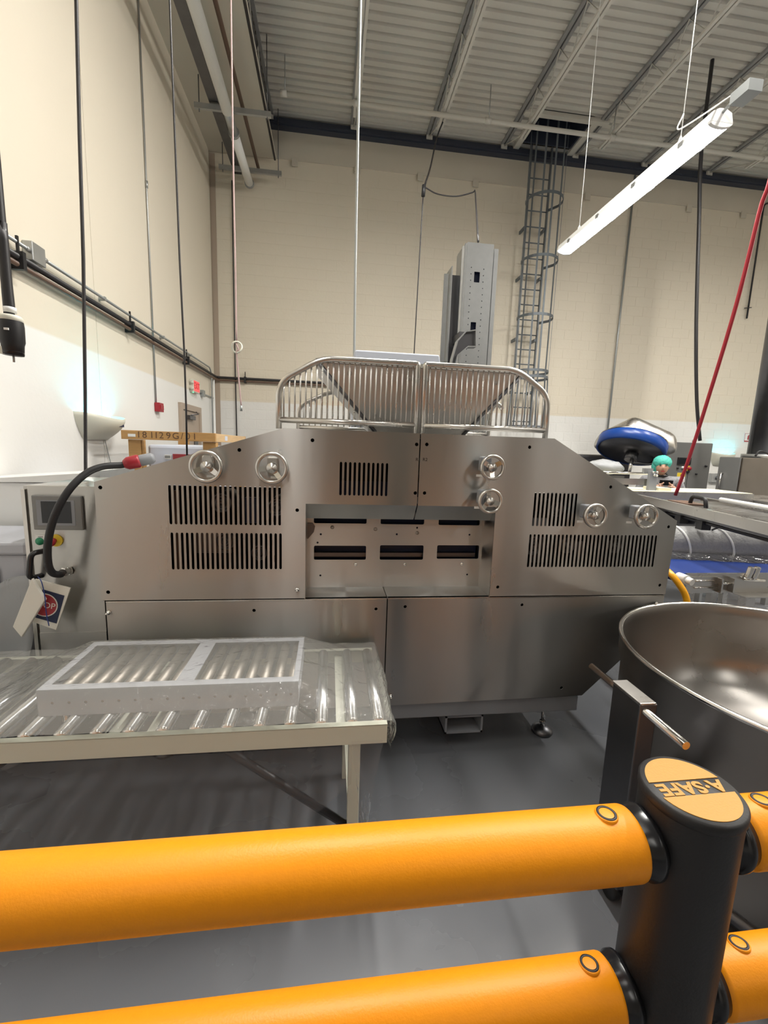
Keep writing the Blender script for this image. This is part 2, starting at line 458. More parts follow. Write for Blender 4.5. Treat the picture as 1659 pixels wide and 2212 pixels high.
# long pipe under the joists, hung left to right
t = thing('sprinkler_pipe', 'pale pipe running crosswise under the roof joists by the block wall', 'pipe', (3, 8.0, 7.32))
MB().tube([(-0.84, 8.0, 7.33), (12.5, 8.0, 7.33)], 0.036, 12).build('pipe', m_joist, t)
for x in (-0.82, 0.35, 2.6, 4.9, 6.5, 8.0):
    MB().tube([(x-0.05, 8, 7.33), (x+0.05, 8, 7.33)], 0.047, 12).build('coupling', m_joist, t)
    MB().tube([(x+0.02, 8, 7.36), (x+0.02, 8, 7.88)], 0.008, 6).build('hanger_rod', m_galv, t)

# soffit over the left wall with services under it
struct(MB().box(XW, -1.12, YF, YB-0.02, 7.22, 7.28).build('trim_3', m_fascia), 'plain soffit board along the top of the left wall')
t = thing('trapeze_pipe', 'thick white pipe hung under the left soffit, broken by a clear coupling', 'pipe', (-1.6, 9.4, 6.62))
a0 = V(-1.6, YF+0.3, 6.66); b0 = V(-1.6, 9.36, 6.66)
MB().tube([a0, V(-1.6, 7.52, 6.66)], 0.078, 16).build('pipe', m_pipew, t)
MB().tube([V(-1.6, 8.02, 6.66), b0], 0.072, 16).build('pipe', m_pipew, t)
MB().tube([V(-1.6, 7.52, 6.66), V(-1.6, 8.02, 6.66)], 0.066, 16).build('coupling', m_galv, t)
for y in (7.98, 9.33): MB().tube([V(-1.6, y-0.02, 6.66), V(-1.6, y+0.02, 6.66)], 0.088, 16).build('clamp', m_galv, t)
t = thing('cable_channel', 'dark steel channel beside the white pipe under the left soffit', 'channel', (-1.82, 9, 6.86))
MB().box(-1.90, -1.76, YF+0.3, 9.45, 6.86, 6.89).box(-1.90, -1.89, YF+0.3, 9.45, 6.89, 6.95).box(-1.77, -1.76, YF+0.3, 9.45, 6.89, 6.95).build('channel', m_dsteel, t)
tag(MB().tube([(-1.42, YF+0.3, 6.90), (-1.42, 9.3, 6.90)], 0.03, 10).build('service_pipe', m_brown), 'thin brown pipe just right of the thick white pipe', 'pipe')
tag(MB().tube([(-1.13, YF+0.3, 7.16), (-1.13, 9.4, 7.16)], 0.02, 8).build('soffit_conduit', m_dpipe), 'thin black conduit along the free edge of the left soffit', 'conduit')
for y, lab in ((7.7, 'nearer grey trapeze strut under the soffit carrying the white pipe'), (9.17, 'farther grey trapeze strut near the block wall carrying the white pipe')):
    t = thing('trapeze_strut', lab, 'strut', (-1.55, y, 6.76), 'trapeze struts')
    MB().box(-2.12, -0.98, y-0.022, y+0.022, 6.76, 6.80).box(-2.12, -0.98, y-0.022, y-0.016, 6.80, 6.835).box(-2.12, -0.98, y+0.016, y+0.022, 6.80, 6.835).build('channel', m_galv, t)
    for x in (-2.05, -1.04): MB().tube([(x, y, 6.72), (x, y, 7.22 if x < -1.12 else 7.88)], 0.008, 6).build('threaded_rod', m_dsteel, t)
# ================================================================== LAMPS
def led_lamp(x, y0, y1, z, label, lens_mat=None, shown=False):
    t = thing('linear_lamp', label, 'lamp', (x, (y0+y1)/2, z), 'linear lamps hung from the roof')
    w = 0.105
    hs = MB()
    pr = [(-w, 0.0), (-w*0.8, 0.075), (-0.03, 0.10), (0.03, 0.10), (w*0.8, 0.075), (w, 0.0)]
    hs.prism([(x+a, y0, z+b) for a, b in pr], (0, y1-y0, 0)); hs.build('housing', m_white, t)
    ln = []
    for k in range(9): a = PI*k/8; ln.append((w*0.96*math.cos(a), -0.034*math.sin(a)))
    lens = MB(); n = len(ln)
    lens.add([(x+a, y0+0.03, z+b-0.001) for a, b in ln]+[(x+a, y1-0.03, z+b-0.001) for a, b in ln],
             [(i, i+1, n+i+1, n+i) for i in range(n-1)]+[tuple(range(n))[::-1], tuple(range(n, 2*n))], False)
    lens.build('lens', lens_mat or m_lens, t)
    for yy in (y0, y1-0.03):
        MB().prism([(x+a*1.04, yy, z+b*1.06-0.002) for a, b in ln], (0, 0.03, 0)).build('end_cap', m_white, t)
    for s_ in (-1, 1):
        for k in range(4):
            yy = y0+(y1-y0)*(k+0.5)/4
            MB().box(x+s_*w-0.006, x+s_*w+0.006, yy-0.03, yy+0.03, z-0.012, z+0.03).build('latch', m_galv, t)
    for yy in (y0+0.45, y1-0.35):
        MB().tube([(x, yy, z+0.10), (x, yy, 7.39 if z < 5 else 7.88)], 0.004, 5).build('hanging_wire', m_pipew, t)
        MB().tube(arcpts([(x-0.03, yy, z+0.1), (x, yy, z+0.19), (x+0.03, yy, z+0.1)], 0.02), 0.004, 5).build('hook', m_pipew, t)
    return t
lamp = led_lamp(3.17, 3.62, 6.06, 4.5, 'long glowing linear lamp hanging in front of the ladder', shown=True)
jb = MB().box(3.11, 3.23, 3.34, 3.50, 4.53, 4.61).build('junction_box', m_conduit, lamp)
MB().tube([(3.17, 3.50, 4.6), (3.17, 3.63, 4.57)], 0.012, 8).build('connector', m_conduit, lamp)
MB().tube(smoothline([(3.13, 3.45, 4.60), (3.10, 3.9, 4.66), (3.11, 4.05, 4.72), (3.17, 4.07, 4.86)], 6), 0.006, 6).build('power_cord', m_pipew, lamp)
MB().tube(arcpts([(3.17, 5.71, 7.33), (3.14, 5.71, 7.40), (3.17, 5.71, 7.46), (3.20, 5.71, 7.40)], 0.03), 0.008, 6).build('hook', m_pipew, lamp)
for x, y0, lab in ((-0.65, -0.6, 'linear lamp over the aisle behind the camera by the left wall'), (3.17, -0.9, 'linear lamp behind the camera in line with the hanging one'),
                   (-0.65, -4.6, 'linear lamp at the rear by the left wall'), (3.17, -4.9, 'linear lamp at the rear in the middle row'), (7.4, 3.62, 'linear lamp of the right row beside the oven'),
                   (7.4, -0.9, 'linear lamp of the right row behind the camera'), (7.4, -4.9, 'linear lamp at the rear of the right row')):
    led_lamp(x, y0, y0+2.44, 4.5, lab, m_lens_low)
for x, lab in ((1.0, 'added unseen lamp under the roof left of the machine'), (3.9, 'added unseen lamp under the roof in front of the hatch'),
               (6.9, 'added unseen lamp under the roof above the slat conveyor'), (9.7, 'added unseen lamp under the roof above the oven')):
    led_lamp(x, 2.10, 4.54, 6.5, lab, m_lens_added)  # lamps added out of view to brighten the walls

# ================================================================== LEFT WALL
t = thing('wall_conduit', 'grey conduit with a junction box high along the left wall', 'conduit', (XW, 6, 3.1))
MB().tube(arcpts([(XW+0.05, 1.5, 3.16), (XW+0.05, 8.95, 3.16), (XW+0.05, 9.05, 3.05), (XW+0.05, 9.05, 0.3)], 0.12), 0.014, 8).build('conduit', m_conduit, t)
MB().box(XW+0.001, XW+0.075, 3.88, 4.04, 3.09, 3.23, 0.006).build('junction_box', m_galv, t)
for y in (3.86, 4.06): MB().tube([(XW+0.05, y-0.02, 3.16), (XW+0.05, y+0.02, 3.16)], 0.02, 8).build('fitting', m_galv, t)
for y in (5.0, 6.6, 7.8): MB().box(XW+0.001, XW+0.066, y-0.015, y+0.015, 3.142, 3.178).build('strap', m_conduit, t)
for z, r, m_, lab in ((3.055, 0.024, m_dpipe, 'black pipe, upper of the pair along both walls'), (3.000, 0.019, m_brown, 'brown pipe, lower of the pair along both walls')):
    t = thing('wall_pipe', lab, 'pipe', (XW+0.06, 9.4, z), 'paired wall pipes')
    MB().tube(arcpts([(XW+0.055, 1.2, z), (XW+0.055, YB-0.055, z), (2.4, YB-0.055, z)], 0.08), r, 10).build('pipe', m_, t)
for i, p in enumerate([(XW, 3.74), (XW, 5.56), (XW, 7.55)]):
    t = thing('pipe_clamp', ['black pipe clamp nearest the grey junction box', 'black pipe clamp midway along the left wall', 'black pipe clamp above the door on the left wall'][i], 'clamp', (XW, p[1], 2.97), 'pipe clamps')
    MB().box(XW+0.001, XW+0.1, p[1]-0.018, p[1]+0.018, 2.965, 3.09).build('clamp', m_black, t)
    MB().box(XW+0.05, XW+0.066, p[1]-0.008, p[1]+0.008, 3.09, 3.20).build('hanger_rod', m_black, t)
t = thing('pipe_clamp', 'black pipe clamp on the block wall by the corner', 'clamp', (-1.75, YB, 2.97), 'pipe clamps')
MB().box(-1.768, -1.732, YB-0.1, YB-0.002, 2.965, 3.09).build('clamp', m_black, t)
MB().box(-1.757, -1.743, YB-0.066, YB-0.05, 3.09, 3.19).build('hanger_rod', m_black, t)

t = thing('fire_alarm_pull', 'small red fire alarm box with conduit on the left wall', 'fire alarm', (XW, 6.4, 2.14))
MB().box(XW+0.003, XW+0.07, 6.30, 6.45, 2.13, 2.25, 0.005).build('box', m_red, t)
MB().box(XW+0.07, XW+0.078, 6.32, 6.43, 2.16, 2.22).build('handle', m_red, t)
MB().tube([(XW+0.015, 6.33, 2.25), (XW+0.015, 6.33, 7.2)], 0.011, 8).build('conduit', m_galv, t)
MB().tube([(XW+0.019, 6.33, 4.9), (XW+0.019, 6.33, 4.98)], 0.0165, 8).build('coupling', m_galv, t)

# exit sign
t = thing('exit_sign', 'small lit red exit sign above the door on the left wall', 'exit sign', (XW, 8.0, 2.58))
MB().box(XW+0.001, XW+0.07, 7.83, 8.17, 2.575, 2.785, 0.006).build('housing', m_offw, t)
MB().box(XW+0.070, XW+0.074, 7.85, 8.15, 2.595, 2.765).build('face', m_exit, t)
link('lettering', text_mesh('EXIT', 0.15, 0.002, lambda x, y, h: Vector((XW+0.0755+h, 8.0+x, 2.68+y))), m_redp, t)
MB().lathe([(0.0001, 0.006), (0.01, 0.006), (0.012, 0)], (XW+0.04, 7.9, 2.574), (0, 0, -1), 10).build('indicator', m_led, t)
for y in (7.86, 8.14): MB().lathe([(0.028, 0), (0.03, 0.02), (0.02, 0.04), (0.0001, 0.04)], (XW+0.05, 7.83, 2.63) if y < 8 else (XW+0.05, 7.83, 2.73), (0, -1, 0), 12).build('lamp_head', m_offw, t)
t = thing('conduit_box', 'small grey electrical box right of the exit sign', 'electrical box', (XW, 8.5, 2.6))
MB().box(XW+0.001, XW+0.06, 8.44, 8.56, 2.56, 2.68, 0.004).build('box', m_conduit, t)
MB().tube([(XW+0.02, 8.17, 2.62), (XW+0.02, 8.44, 2.62)], 0.012, 8).build('conduit', m_conduit, t)
MB().tube([(XW+0.02, 8.56, 2.62), (XW+0.02, 9.25, 2.62)], 0.012, 8).build('conduit', m_conduit, t)
tag(MB().tube([(XW+0.03, 9.28, 0.2), (XW+0.03, 9.28, 2.98)], 0.022, 10).build('corner_pipe', m_pipew), 'pale vertical pipe in the corner under the brown pipe', 'pipe')

# door
t = thing('door_1', 'tan metal door with frame and closer in the left wall', 'door', (XW, 7.8, 0)); t['kind'] = 'structure'
MB().box(XW+0.001, XW+0.05, 7.24, 7.34, 0, 2.345).box(XW+0.001, XW+0.05, 8.22, 8.32, 0, 2.345).box(XW+0.001, XW+0.05, 7.34, 8.22, 2.245, 2.345).build('door_frame', m_tan, t, bevel=0.004)
MB().box(XW+0.001, XW+0.025, 7.34, 8.22, 0.01, 2.24).build('leaf', m_tan, t)
MB().box(XW+0.026, XW+0.085, 7.55, 7.85, 2.10, 2.17, 0.006).build('closer', m_dsteel, t)
MB().tube(arcpts([(XW+0.08, 7.6, 2.17), (XW+0.16, 7.75, 2.2), (XW+0.05, 8.0, 2.25)], 0.03), 0.01, 6).build('closer_arm', m_dsteel, t)
MB().box(XW+0.026, XW+0.04, 7.9, 8.1, 0.9, 1.9).build('vision_strip', m_dsteel, t)

# insect light traps
def sconce(name, label, base, ax, out, w, depth, hgt):
    """scoop-shaped wall light; base = top centre on the wall, ax along the wall, out = away from it"""
    base, ax, out = Vector(base), Vector(ax), Vector(out)
    t = thing(name, label, 'insect light trap', base-Vector((0, 0, hgt)), 'insect light traps')
    n, rows = 18, 8; vs = []; fs = []
    def ring(k, s_):
        f = k/(rows-1)
        taper = 1.0-0.38*f**1.6; dp = depth*(1.0-0.85*f**2.2)
        for j in range(n+1):
            a = PI*j/n
            x = -math.cos(a)*w/2*taper; d = math.sin(a)**0.75*dp
            z = -hgt*f + (0.022*math.cos(2*a)*(1-f))
            vs.append(base+ax*x*s_+out*(0.0004+d*s_)+Vector((0, 0, z)))
    for k in range(rows): ring(k, 1.0)
    for k in range(rows): ring(k, 0.965)
    o2 = rows*(n+1)
    for k in range(rows-1):
        for j in range(n):
            a = k*(n+1)+j
            fs.append((a, a+1, a+n+2, a+n+1)); fs.append((o2+a, o2+a+n+1, o2+a+n+2, o2+a+1))
    for j in range(n): fs.append((j, o2+j, o2+j+1, j+1))
    fs.append(tuple((rows-1)*(n+1)+j for j in range(n+1)))
    MB().add(vs, fs, True).build('scoop', m_offw, t)
    for d in (0.09, 0.14):
        c = base+out*d-Vector((0, 0, hgt*0.35))
        MB().tube([c-ax*w*0.30, c+ax*w*0.30], 0.014, 10).build('lamp_tube', m_cyan, t)
    c = base+out*depth*0.868+ax*w*0.12-Vector((0, 0, hgt*0.36))
    R = Matrix((ax, out, Vector((0, 0, 1)))).transposed()
    MB().obox(c+out*0.006, (0.10, 0.012, 0.025), R).build('logo_plate', m_navyp, t)
    MB().obox(base+out*0.003-Vector((0, 0, hgt*0.5)), (w*0.6, 0.004, hgt), R).build('back_plate', m_offw, t)
    return t
s1_ = sconce('insect_light_trap', 'cream scoop-shaped insect light glowing cyan on the left wall', (XW, 4.76, 1.965), (0, 1, 0), (1, 0, 0), 0.72, 0.24, 0.235)
MB().tube(smoothline([(XW+0.02, 4.9, 1.74), (XW+0.015, 5.0, 1.5), (XW+0.015, 5.15, 1.2)], 5), 0.004, 5).build('power_cord', m_conduit, s1_)
sconce('insect_light_trap', 'cream insect light glowing cyan on the block wall behind the cabinet', (9.50, YB, 1.88), (1, 0, 0), (0, -1, 0), 0.62, 0.22, 0.30)

# ================================================================== HANGING CORDS
def cord(name, label, pts, r, m_, cat='cable', n=8, sub=6):
    return tag(MB().tube(smoothline(pts, sub) if sub else pts, r, n).build(name, m_), label, cat)
def up(p): return V(p.x, p.y, 7.215 if p.x < -1.1 else 7.895)
cord('hanging_cable', 'thick black cable dropping past the glowing insect light', [up(at(161, -150, Y=2.75)), at(161, -150, Y=2.75), at(166, 60, Y=2.75), at(172, 300, Y=2.75), at(180, 560, Y=2.75), at(184, 850, Y=2.75), at(185, 1019, Y=2.75)], 0.0095, m_dpipe, 'cable', 8, 0)
cord('hanging_cable', 'thin cable hanging in front of the door and exit sign', [up(at(361, -150, Y=3.6)), at(361, -150, Y=3.6), at(372, 150, Y=3.6), at(388, 560, Y=3.6), at(398, 760, Y=3.6), at(402, 880, Y=3.6), at(404, 990, Y=3.6)], 0.0075, m_dpipe, 'cable', 8, 0)
t = thing('pull_cord', 'pinkish pull cord tied in a loop knot near the corner', 'cord', at(521, 885, Y=4.4))
MB().tube(smoothline([up(at(501, 0, Y=4.4)), at(503, 300, Y=4.4), at(508, 560, Y=4.4), at(511, 742, Y=4.4)], 6), 0.0075, 8).build('cord', m_pinkc, t)
kc = at(512, 750, Y=4.4)
MB().tube([kc+V(0.045*math.cos(a), 0.012*math.sin(2*a), 0.05*math.sin(a)) for a in [2*PI*i/20 for i in range(20)]], 0.0085, 8, closed=True).build('knot', m_offw, t)
MB().tube(smoothline([at(509, 740, Y=4.4), at(515, 756, Y=4.4), at(511, 762, Y=4.4), at(515, 810, Y=4.4), at(521, 878, Y=4.4)], 6), 0.0075, 8).build('cord_tail', m_pinkc, t)
MB().tube([at(521, 876, Y=4.4), at(521, 888, Y=4.4)], 0.012, 8).build('end_fitting', m_conduit, t)
cord('corner_conduit', 'thin dark conduit on the block wall beside the corner', [(-1.93, YB-0.03, 0.3), (-1.95, YB-0.03, 3.5), (-1.95, YB-0.03, 6.75)], 0.012, m_dpipe, 'conduit')
cord('drop_conduit', 'slim pale rod dropping from the ceiling behind the hopper', [up(at(778, 0, Y=3.55)), at(771, 400, Y=3.55), at(766, 700, Y=3.55), at(765, 790, Y=3.55)], 0.010, m_conduit, 'rod')
# cable with inline connector hung between joist and column
t = thing('drop_cable', 'black cable with inline connector hanging left of the lift column', 'cable', at(893, 790, Y=6.2))
yy = 6.2
MB().tube(smoothline([(1.86, 8.2, 7.36), at(943, 300, Y=8.2), at(930, 360, Y=7.6), at(917, 402, Y=yy)], 6), 0.013, 8).build('cable', m_dpipe, t)
MB().tube([at(916, 400, Y=yy), at(914, 424, Y=yy)], 0.026, 10).build('connector', m_black, t)
MB().tube(smoothline([at(914, 424, Y=yy), at(906, 560, Y=yy), at(893, 790, Y=yy)], 6), 0.008, 8).build('cable', m_dpipe, t)
cord('swag_cable', 'black cable swagged from the connector to the lift column top', [at(917, 404, Y=6.2), at(945, 419, Y=6.4), at(985, 424, Y=6.6), at(1020, 416, Y=6.6), at(1026, 412, Y=6.6), at(1028, 440, Y=5.6), at(1033, 522, Y=3.75)], 0.009, m_dpipe)
cord('wall_drop_conduit', 'grey conduit running down the block wall left of the mixer', [(6.42, YB-0.03, 1.0), (6.42, YB-0.03, 7.7)], 0.022, m_conduit, 'conduit', 8, 0)
cord('hanging_cable', 'thick dark cable dropping onto the grey control cabinet', [V(at(1517, 300, Y=7.0).x, 7.0, 7.895), at(1515, 330, Y=7.0), at(1510, 480, Y=7.0), at(1504, 700, Y=7.0), at(1505, 860, Y=7.0), at(1512, 952, Y=7.0)], 0.028, m_dpipe)
t = thing('red_air_hose', 'red air hose slanting from the ceiling down to the conveyor', 'hose', at(1460, 1068, Y=4.1))
MB().tube(smoothline([up(at(1700, 200, Y=3.4)), at(1690, 250, Y=3.4), at(1640, 460, Y=3.5), at(1590, 660, Y=3.65), at(1530, 860, Y=3.85), at(1490, 985, Y=4.0), at(1459, 1070, Y=4.1)], 6), 0.0165, 8).build('hose', m_red, t)
t = thing('wall_hook_conduit', 'thin dark conduit with a hook end on the block wall at far right', 'conduit', at(1613, 690, Y=YB-0.05))
p0, p1 = at(1650, 440, Y=YB-0.05), at(1613, 688, Y=YB-0.05)
MB().tube(arcpts([p0+V(0.5, 0, 0.1), V(p1.x, p0.y, p0.z), p1], 0.1), 0.018, 8).build('conduit', m_dpipe, t)
MB().tube([p1+V(-0.1, 0, 0.22), p1+V(0.06, -0.02, 0.24)], 0.01, 6).build('hook', m_dpipe, t)
# overhead plug
t = thing('power_plug', 'large black power plug hanging on a thick cord at the left edge', 'plug', at(27, 780, Y=1.5))
MB().tube(smoothline([up(at(-14, 300, Y=1.5)), at(-6, 400, Y=1.5), at(3, 480, Y=1.5), at(14, 600, Y=1.5), at(22, 672, Y=1.5)], 6), 0.0135, 10).build('cord', m_dpipe, t)
MB().tube([at(21, 664, Y=1.5), at(22, 676, Y=1.5)], 0.016, 12).build('tape_band', m_white, t)
pc = at(23, 682, Y=1.5); pd = (at(30, 780, Y=1.5)-pc).normalized()
MB().lathe([(0.0001, 0), (0.026, 0.0), (0.030, 0.006), (0.030, 0.022), (0.0001, 0.022)], pc, pd, 24).build('collar', m_offw, t)
MB().lathe([(0.030, 0.016), (0.0315, 0.03), (0.0315, 0.075), (0.0285, 0.085), (0.0265, 0.115), (0.0001, 0.115)], pc, pd, 24).build('body', m_black, t)
MB().lathe([(0.025, 0.098), (0.0272, 0.098), (0.0272, 0.112), (0.025, 0.112)], pc, pd, 24).build('ring', m_blackg, t)
MB().obox(pc+pd*0.104+V(-0.018, -0.019, 0), (0.012, 0.006, 0.022)).build('tab', m_offw, t)
MB().tube([pc+pd*0.11, pc+pd*0.135], 0.003, 6).build('prong', m_galv, t)
MB().obox(pc+pd*0.045+V(0.006, -0.0315, 0), (0.012, 0.004, 0.006)).build('logo_plate', m_white, t)

# ================================================================== CAGED LADDER
t = thing('caged_ladder', 'tall dark grey caged ladder on the block wall up to the hatch', 'ladder', (4.19, 9.25, 2.2))
LX0, LX1, LY = 3.965, 4.405, 9.28
for x in (LX0, LX1): MB().box(x-0.012, x+0.012, LY-0.032, LY+0.032, 2.2, 8.0).build('side_rail', m_ladder, t)
z = 2.42
while z < 7.9:
    MB().tube([(LX0, LY, z), (LX1, LY, z)], 0.0125, 8).build('rung', m_ladder, t); z += 0.305
cxl, cyl, rl = (LX0+LX1)/2, LY-0.30, 0.36
def hoop(z, h=0.05, flare=1.0):
    pts = [(LX0-0.005, LY-0.01, z)]
    for k in range(15):
        a = PI+0.35-(PI+0.7)*k/14*-1
        pts.append((cxl+rl*flare*math.cos(PI-0.25+(PI+0.5)*k/14), cyl+rl*flare*math.sin(PI-0.25+(PI+0.5)*k/14), z))
    pts.append((LX1+0.005, LY-0.01, z))
    mb = MB(); vs = []
    for p in pts:
        d = Vector((p[0]-cxl, p[1]-cyl, 0)).normalized()*0.006
        for dz, s_ in ((-h/2, 1), (h/2, 1), (h/2, -1), (-h/2, -1)): vs.append(Vector(p)+d*s_+Vector((0, 0, dz)))
    n = len(pts); fs = []
    for i in range(n-1):
        for k in range(4): fs.append((i*4+k, i*4+(k+1) % 4, i*4+4+(k+1) % 4, i*4+4+k))
    mb.add(vs, fs); mb.build('cage_hoop', m_ladder, t)
for z in (6.72, 5.60, 4.50, 3.42, 3.30): hoop(z)
hoop(2.28, 0.05, 1.15)
for k in range(7):
    a = PI-0.1+(PI+0.2)*k/6
    x, y = cxl+rl*0.985*math.cos(a), cyl+rl*0.985*math.sin(a)
    x2, y2 = cxl+rl*1.13*math.cos(a), cyl+rl*1.13*math.sin(a)
    R = Matrix.Rotation(a, 3, 'Z')
    MB().obox((x, y, 5.66), (0.008, 0.035, 4.7), R).build('cage_strap', m_ladder, t)
    MB().tube([(x, y, 3.31), (x2, y2, 2.28)], 0.013, 6).build('cage_strap', m_ladder, t)
for z in (6.35, 5.40, 4.15, 3.05):
    for x in (LX0, LX1):
        MB().box(x-0.045, x-0.012, LY-0.01, YB-0.002, z-0.03, z+0.03).build('wall_bracket', m_ladder, t)

# sign on the back wall
p0, p1 = at(1608, 935, Y=YB), at(1623, 956, Y=YB)
t = thing('fire_extinguisher_sign', 'small white and red fire extinguisher sign on the block wall', 'sign', (p0.x, YB, p1.z))
MB().box(p0.x, p1.x, YB-0.012, YB-0.003, p1.z, p0.z).build('plate', m_white, t)
cx, cz = (p0.x+p1.x)/2, (p0.z+p1.z)/2
MB().box(p0.x+0.012, p1.x-0.012, YB-0.014, YB-0.012, p1.z+0.012, p1.z+0.04).box(p0.x+0.012, p0.x+0.02, YB-0.014, YB-0.012, p1.z+0.04, p0.z-0.012).box(p1.x-0.02, p1.x-0.012, YB-0.014, YB-0.012, p1.z+0.04, p0.z-0.012).box(p0.x+0.02, p1.x-0.02, YB-0.014, YB-0.012, p0.z-0.02, p0.z-0.012).build('border', m_redp, t)
MB().box(cx-0.025, cx+0.02, YB-0.015, YB-0.012, cz-0.05, cz+0.04).box(cx-0.012, cx+0.035, YB-0.015, YB-0.012, cz+0.04, cz+0.065).build('pictogram', m_redp, t)
# ================================================================== SHEETING MACHINE
YM = 2.211                    # front skin of the covers
def fx(u, v): p = at(u, v, Y=YM); return (p.x, p.z)
def front(y):                 # 2d (x,z) -> world plate at depth y (skin thickness goes back)
    return lambda x, z, h: Vector((x, y+h, z))
M_ = thing('dough_machine', 'wide stainless steel dough machine with vented covers and handwheels', 'machine', (0.45, 2.7, 0))
ZB = 0.944                    # split line between covers and lower panels
XL, XE = -1.118, 1.990
XRL, XRR = -0.118, at(1064, 1190, Y=YM).x      # recess sides
ZL = 1.452                    # lower lip of the bridge over the recess
ZT = 1.828
XS = 0.463                    # split between covers
def slots(u0, u1, v0, v1, n):
    vm = (v0+v1)/2
    x0 = at(u0, vm, Y=YM).x; x1 = at(u1, vm, Y=YM).x; um = (u0+u1)/2
    z1 = at(um, v0, Y=YM).z; z0 = at(um, v1, Y=YM).z
    w = (x1-x0)/(n-1)*0.53
    return [slot(x0+(x1-x0)*i/(n-1), z0, z1, w) for i in range(n)]
def holes(lst, r=0.0095): return [circ(*fx(u, v), r) for u, v in lst]
zl_top = at(207, 1041, Y=YM).z; xk = at(612, 926, Y=YM).x
outL = [(XL, ZB+0.004), (XRL, ZB+0.004), (XRL, ZL), (XS-0.003, ZL), (XS-0.003, ZT), (xk, ZT), (XL, zl_top)]
hl = slots(368, 604, 1049, 1134, 23)+slots(373, 606, 1151, 1230, 23)+slots(736, 835, 999, 1071, 11)
hl += holes([(517, 972), (675, 951), (900, 960), (897, 1065), (642, 1102), (217, 1053), (234, 1279)])
cl = link('cover', curve_mesh(outL, hl, 0.004, front(YM)), m_steel, M_, 'brushed steel left cover with rows of vent slots')
xk2 = at(1198, 944, Y=YM).x; zr = at(1462, 1125, Y=YM).z
outR = [(XRR, ZB+0.004), (XE-0.012, ZB+0.004), (XE, zr), (xk2, ZT), (XS+0.003, ZT), (XS+0.003, ZL), (XRR, ZL)]
hr = slots(1154, 1242, 1064, 1137, 11)+slots(1143, 1413, 1155, 1225, 33)
hr += holes([(922, 960), (917, 1065), (1144, 966), (1319, 1052), (1444, 1138), (1425, 1264), (1075, 1268)])
cr = link('cover', curve_mesh(outR, hr, 0.004, front(YM)), m_steel, M_, 'brushed steel right cover with rows of vent slots')
# folded lips of the bridge, slanting down and back
for a, b in ((XRL, XS-0.003), (XS+0.003, XRR)):
    MB().prism([(a, YM, ZL), (a, YM+0.004, ZL), (a, YM+0.075, ZL-0.085), (a, YM+0.071, ZL-0.087)], (b-a, 0, 0)).build('cover_lip', m_hopper, M_)
YR = 2.400                    # recess back plate
YBK = 3.05                    # back of the covers
MB().box(XRL-0.004, XRL, YM+0.004, YR+0.05, ZB, ZL).build('recess_side', m_steel, M_)
MB().box(XRR, XRR+0.004, YM+0.004, YR+0.05, ZB, ZL).build('recess_side', m_steel, M_)
# recess plate with windows
def rp(u, v): p = at(u, v, Y=YR); return (p.x, p.z)
wins = []
for u0, u1, v0, v1 in ((678, 791, 1179, 1209), (820, 915, 1178, 1209), (943, 1035, 1178, 1207), (678, 793, 1088, 1130), (822, 918, 1088, 1132), (947, 1039, 1088, 1134)):
    a, b = rp(u0, v1), rp(u1, v0); wins.append(rrect(a[0], b[0], a[1], b[1], 0.008))
ph = [circ(*rp(u, v), 0.006) for u, v in ((693, 1154), (692, 1243), (857, 1154), (1014, 1155), (1009, 1241), (901, 1140), (686, 1172))]
link('recess_plate', curve_mesh([(XRL, ZB), (XRR, ZB), (XRR, 1.475), (XRL, 1.475)], wins+ph, 0.004, front(YR)), m_plate, M_)
for u, v in ((768, 1219), (875, 1219), (998, 1218), (901, 1151), (811, 1143), (718, 1139)):
    p = at(u, v, Y=YR); MB().lathe([(0.0001, 0.006), (0.008, 0.006), (0.011, 0.0)], (p.x, YR-0.002, p.z), (0, -1, 0), 12).build('rivet', m_polish if v > 1200 else m_zincb, M_)
p = at(670, 1142, Y=YR-0.02)
MB().prism([(p.x-0.03, YR-0.012, p.z+0.03), (p.x+0.012, YR-0.012, p.z+0.03), (p.x+0.026, YR-0.012, p.z+0.012), (p.x+0.02, YR-0.012, p.z-0.02), (p.x-0.012, YR-0.012, p.z-0.06), (p.x-0.03, YR-0.012, p.z-0.05)], (0, 0.008, 0)).build('cam_plate', m_dsteel, M_)
# shelf of the recess in two sheets
for a, b in ((XRL, 0.318), (0.322, XRR)):
    MB().box(a, b, YM+0.0, YR+0.02, ZB-0.004, ZB).build('recess_shelf', m_plate, M_)
# skins: slopes, top, ends, back
def plate4(a, b, c, d, name, th=0.004, m_=None):
    mb = MB(); a, b, c, d = map(Vector, (a, b, c, d)); n = (b-a).cross(c-a).normalized()*th
    mb.add([a, b, c, d, a-n, b-n, c-n, d-n], [(0,1,2,3), (7,6,5,4), (0,4,5,1), (1,5,6,2), (2,6,7,3), (3,7,4,0)])
    return mb.build(name, m_ or m_steel, M_)
y0 = YM+0.0021
plate4((XL, y0, zl_top), (xk, y0, ZT), (xk, YBK, ZT), (XL, YBK, zl_top), 'slope_skin')
plate4((xk2, y0, ZT), (XE, y0, zr), (XE, YBK, zr), (xk2, YBK, ZT), 'slope_skin')
plate4((xk, y0, ZT), (xk2, y0, ZT), (xk2, YBK, ZT), (xk, YBK, ZT), 'top_skin')
MB().box(XL, XL+0.004, y0, YBK, ZB, zl_top-0.01).build('end_skin', m_steel, M_)
MB().prism([(XE-0.014, y0, ZB), (XE-0.002, y0, zr-0.01), (XE-0.006, y0, zr-0.01), (XE-0.018, y0, ZB)], (0, YBK-y0, 0)).build('end_skin', m_steel, M_)
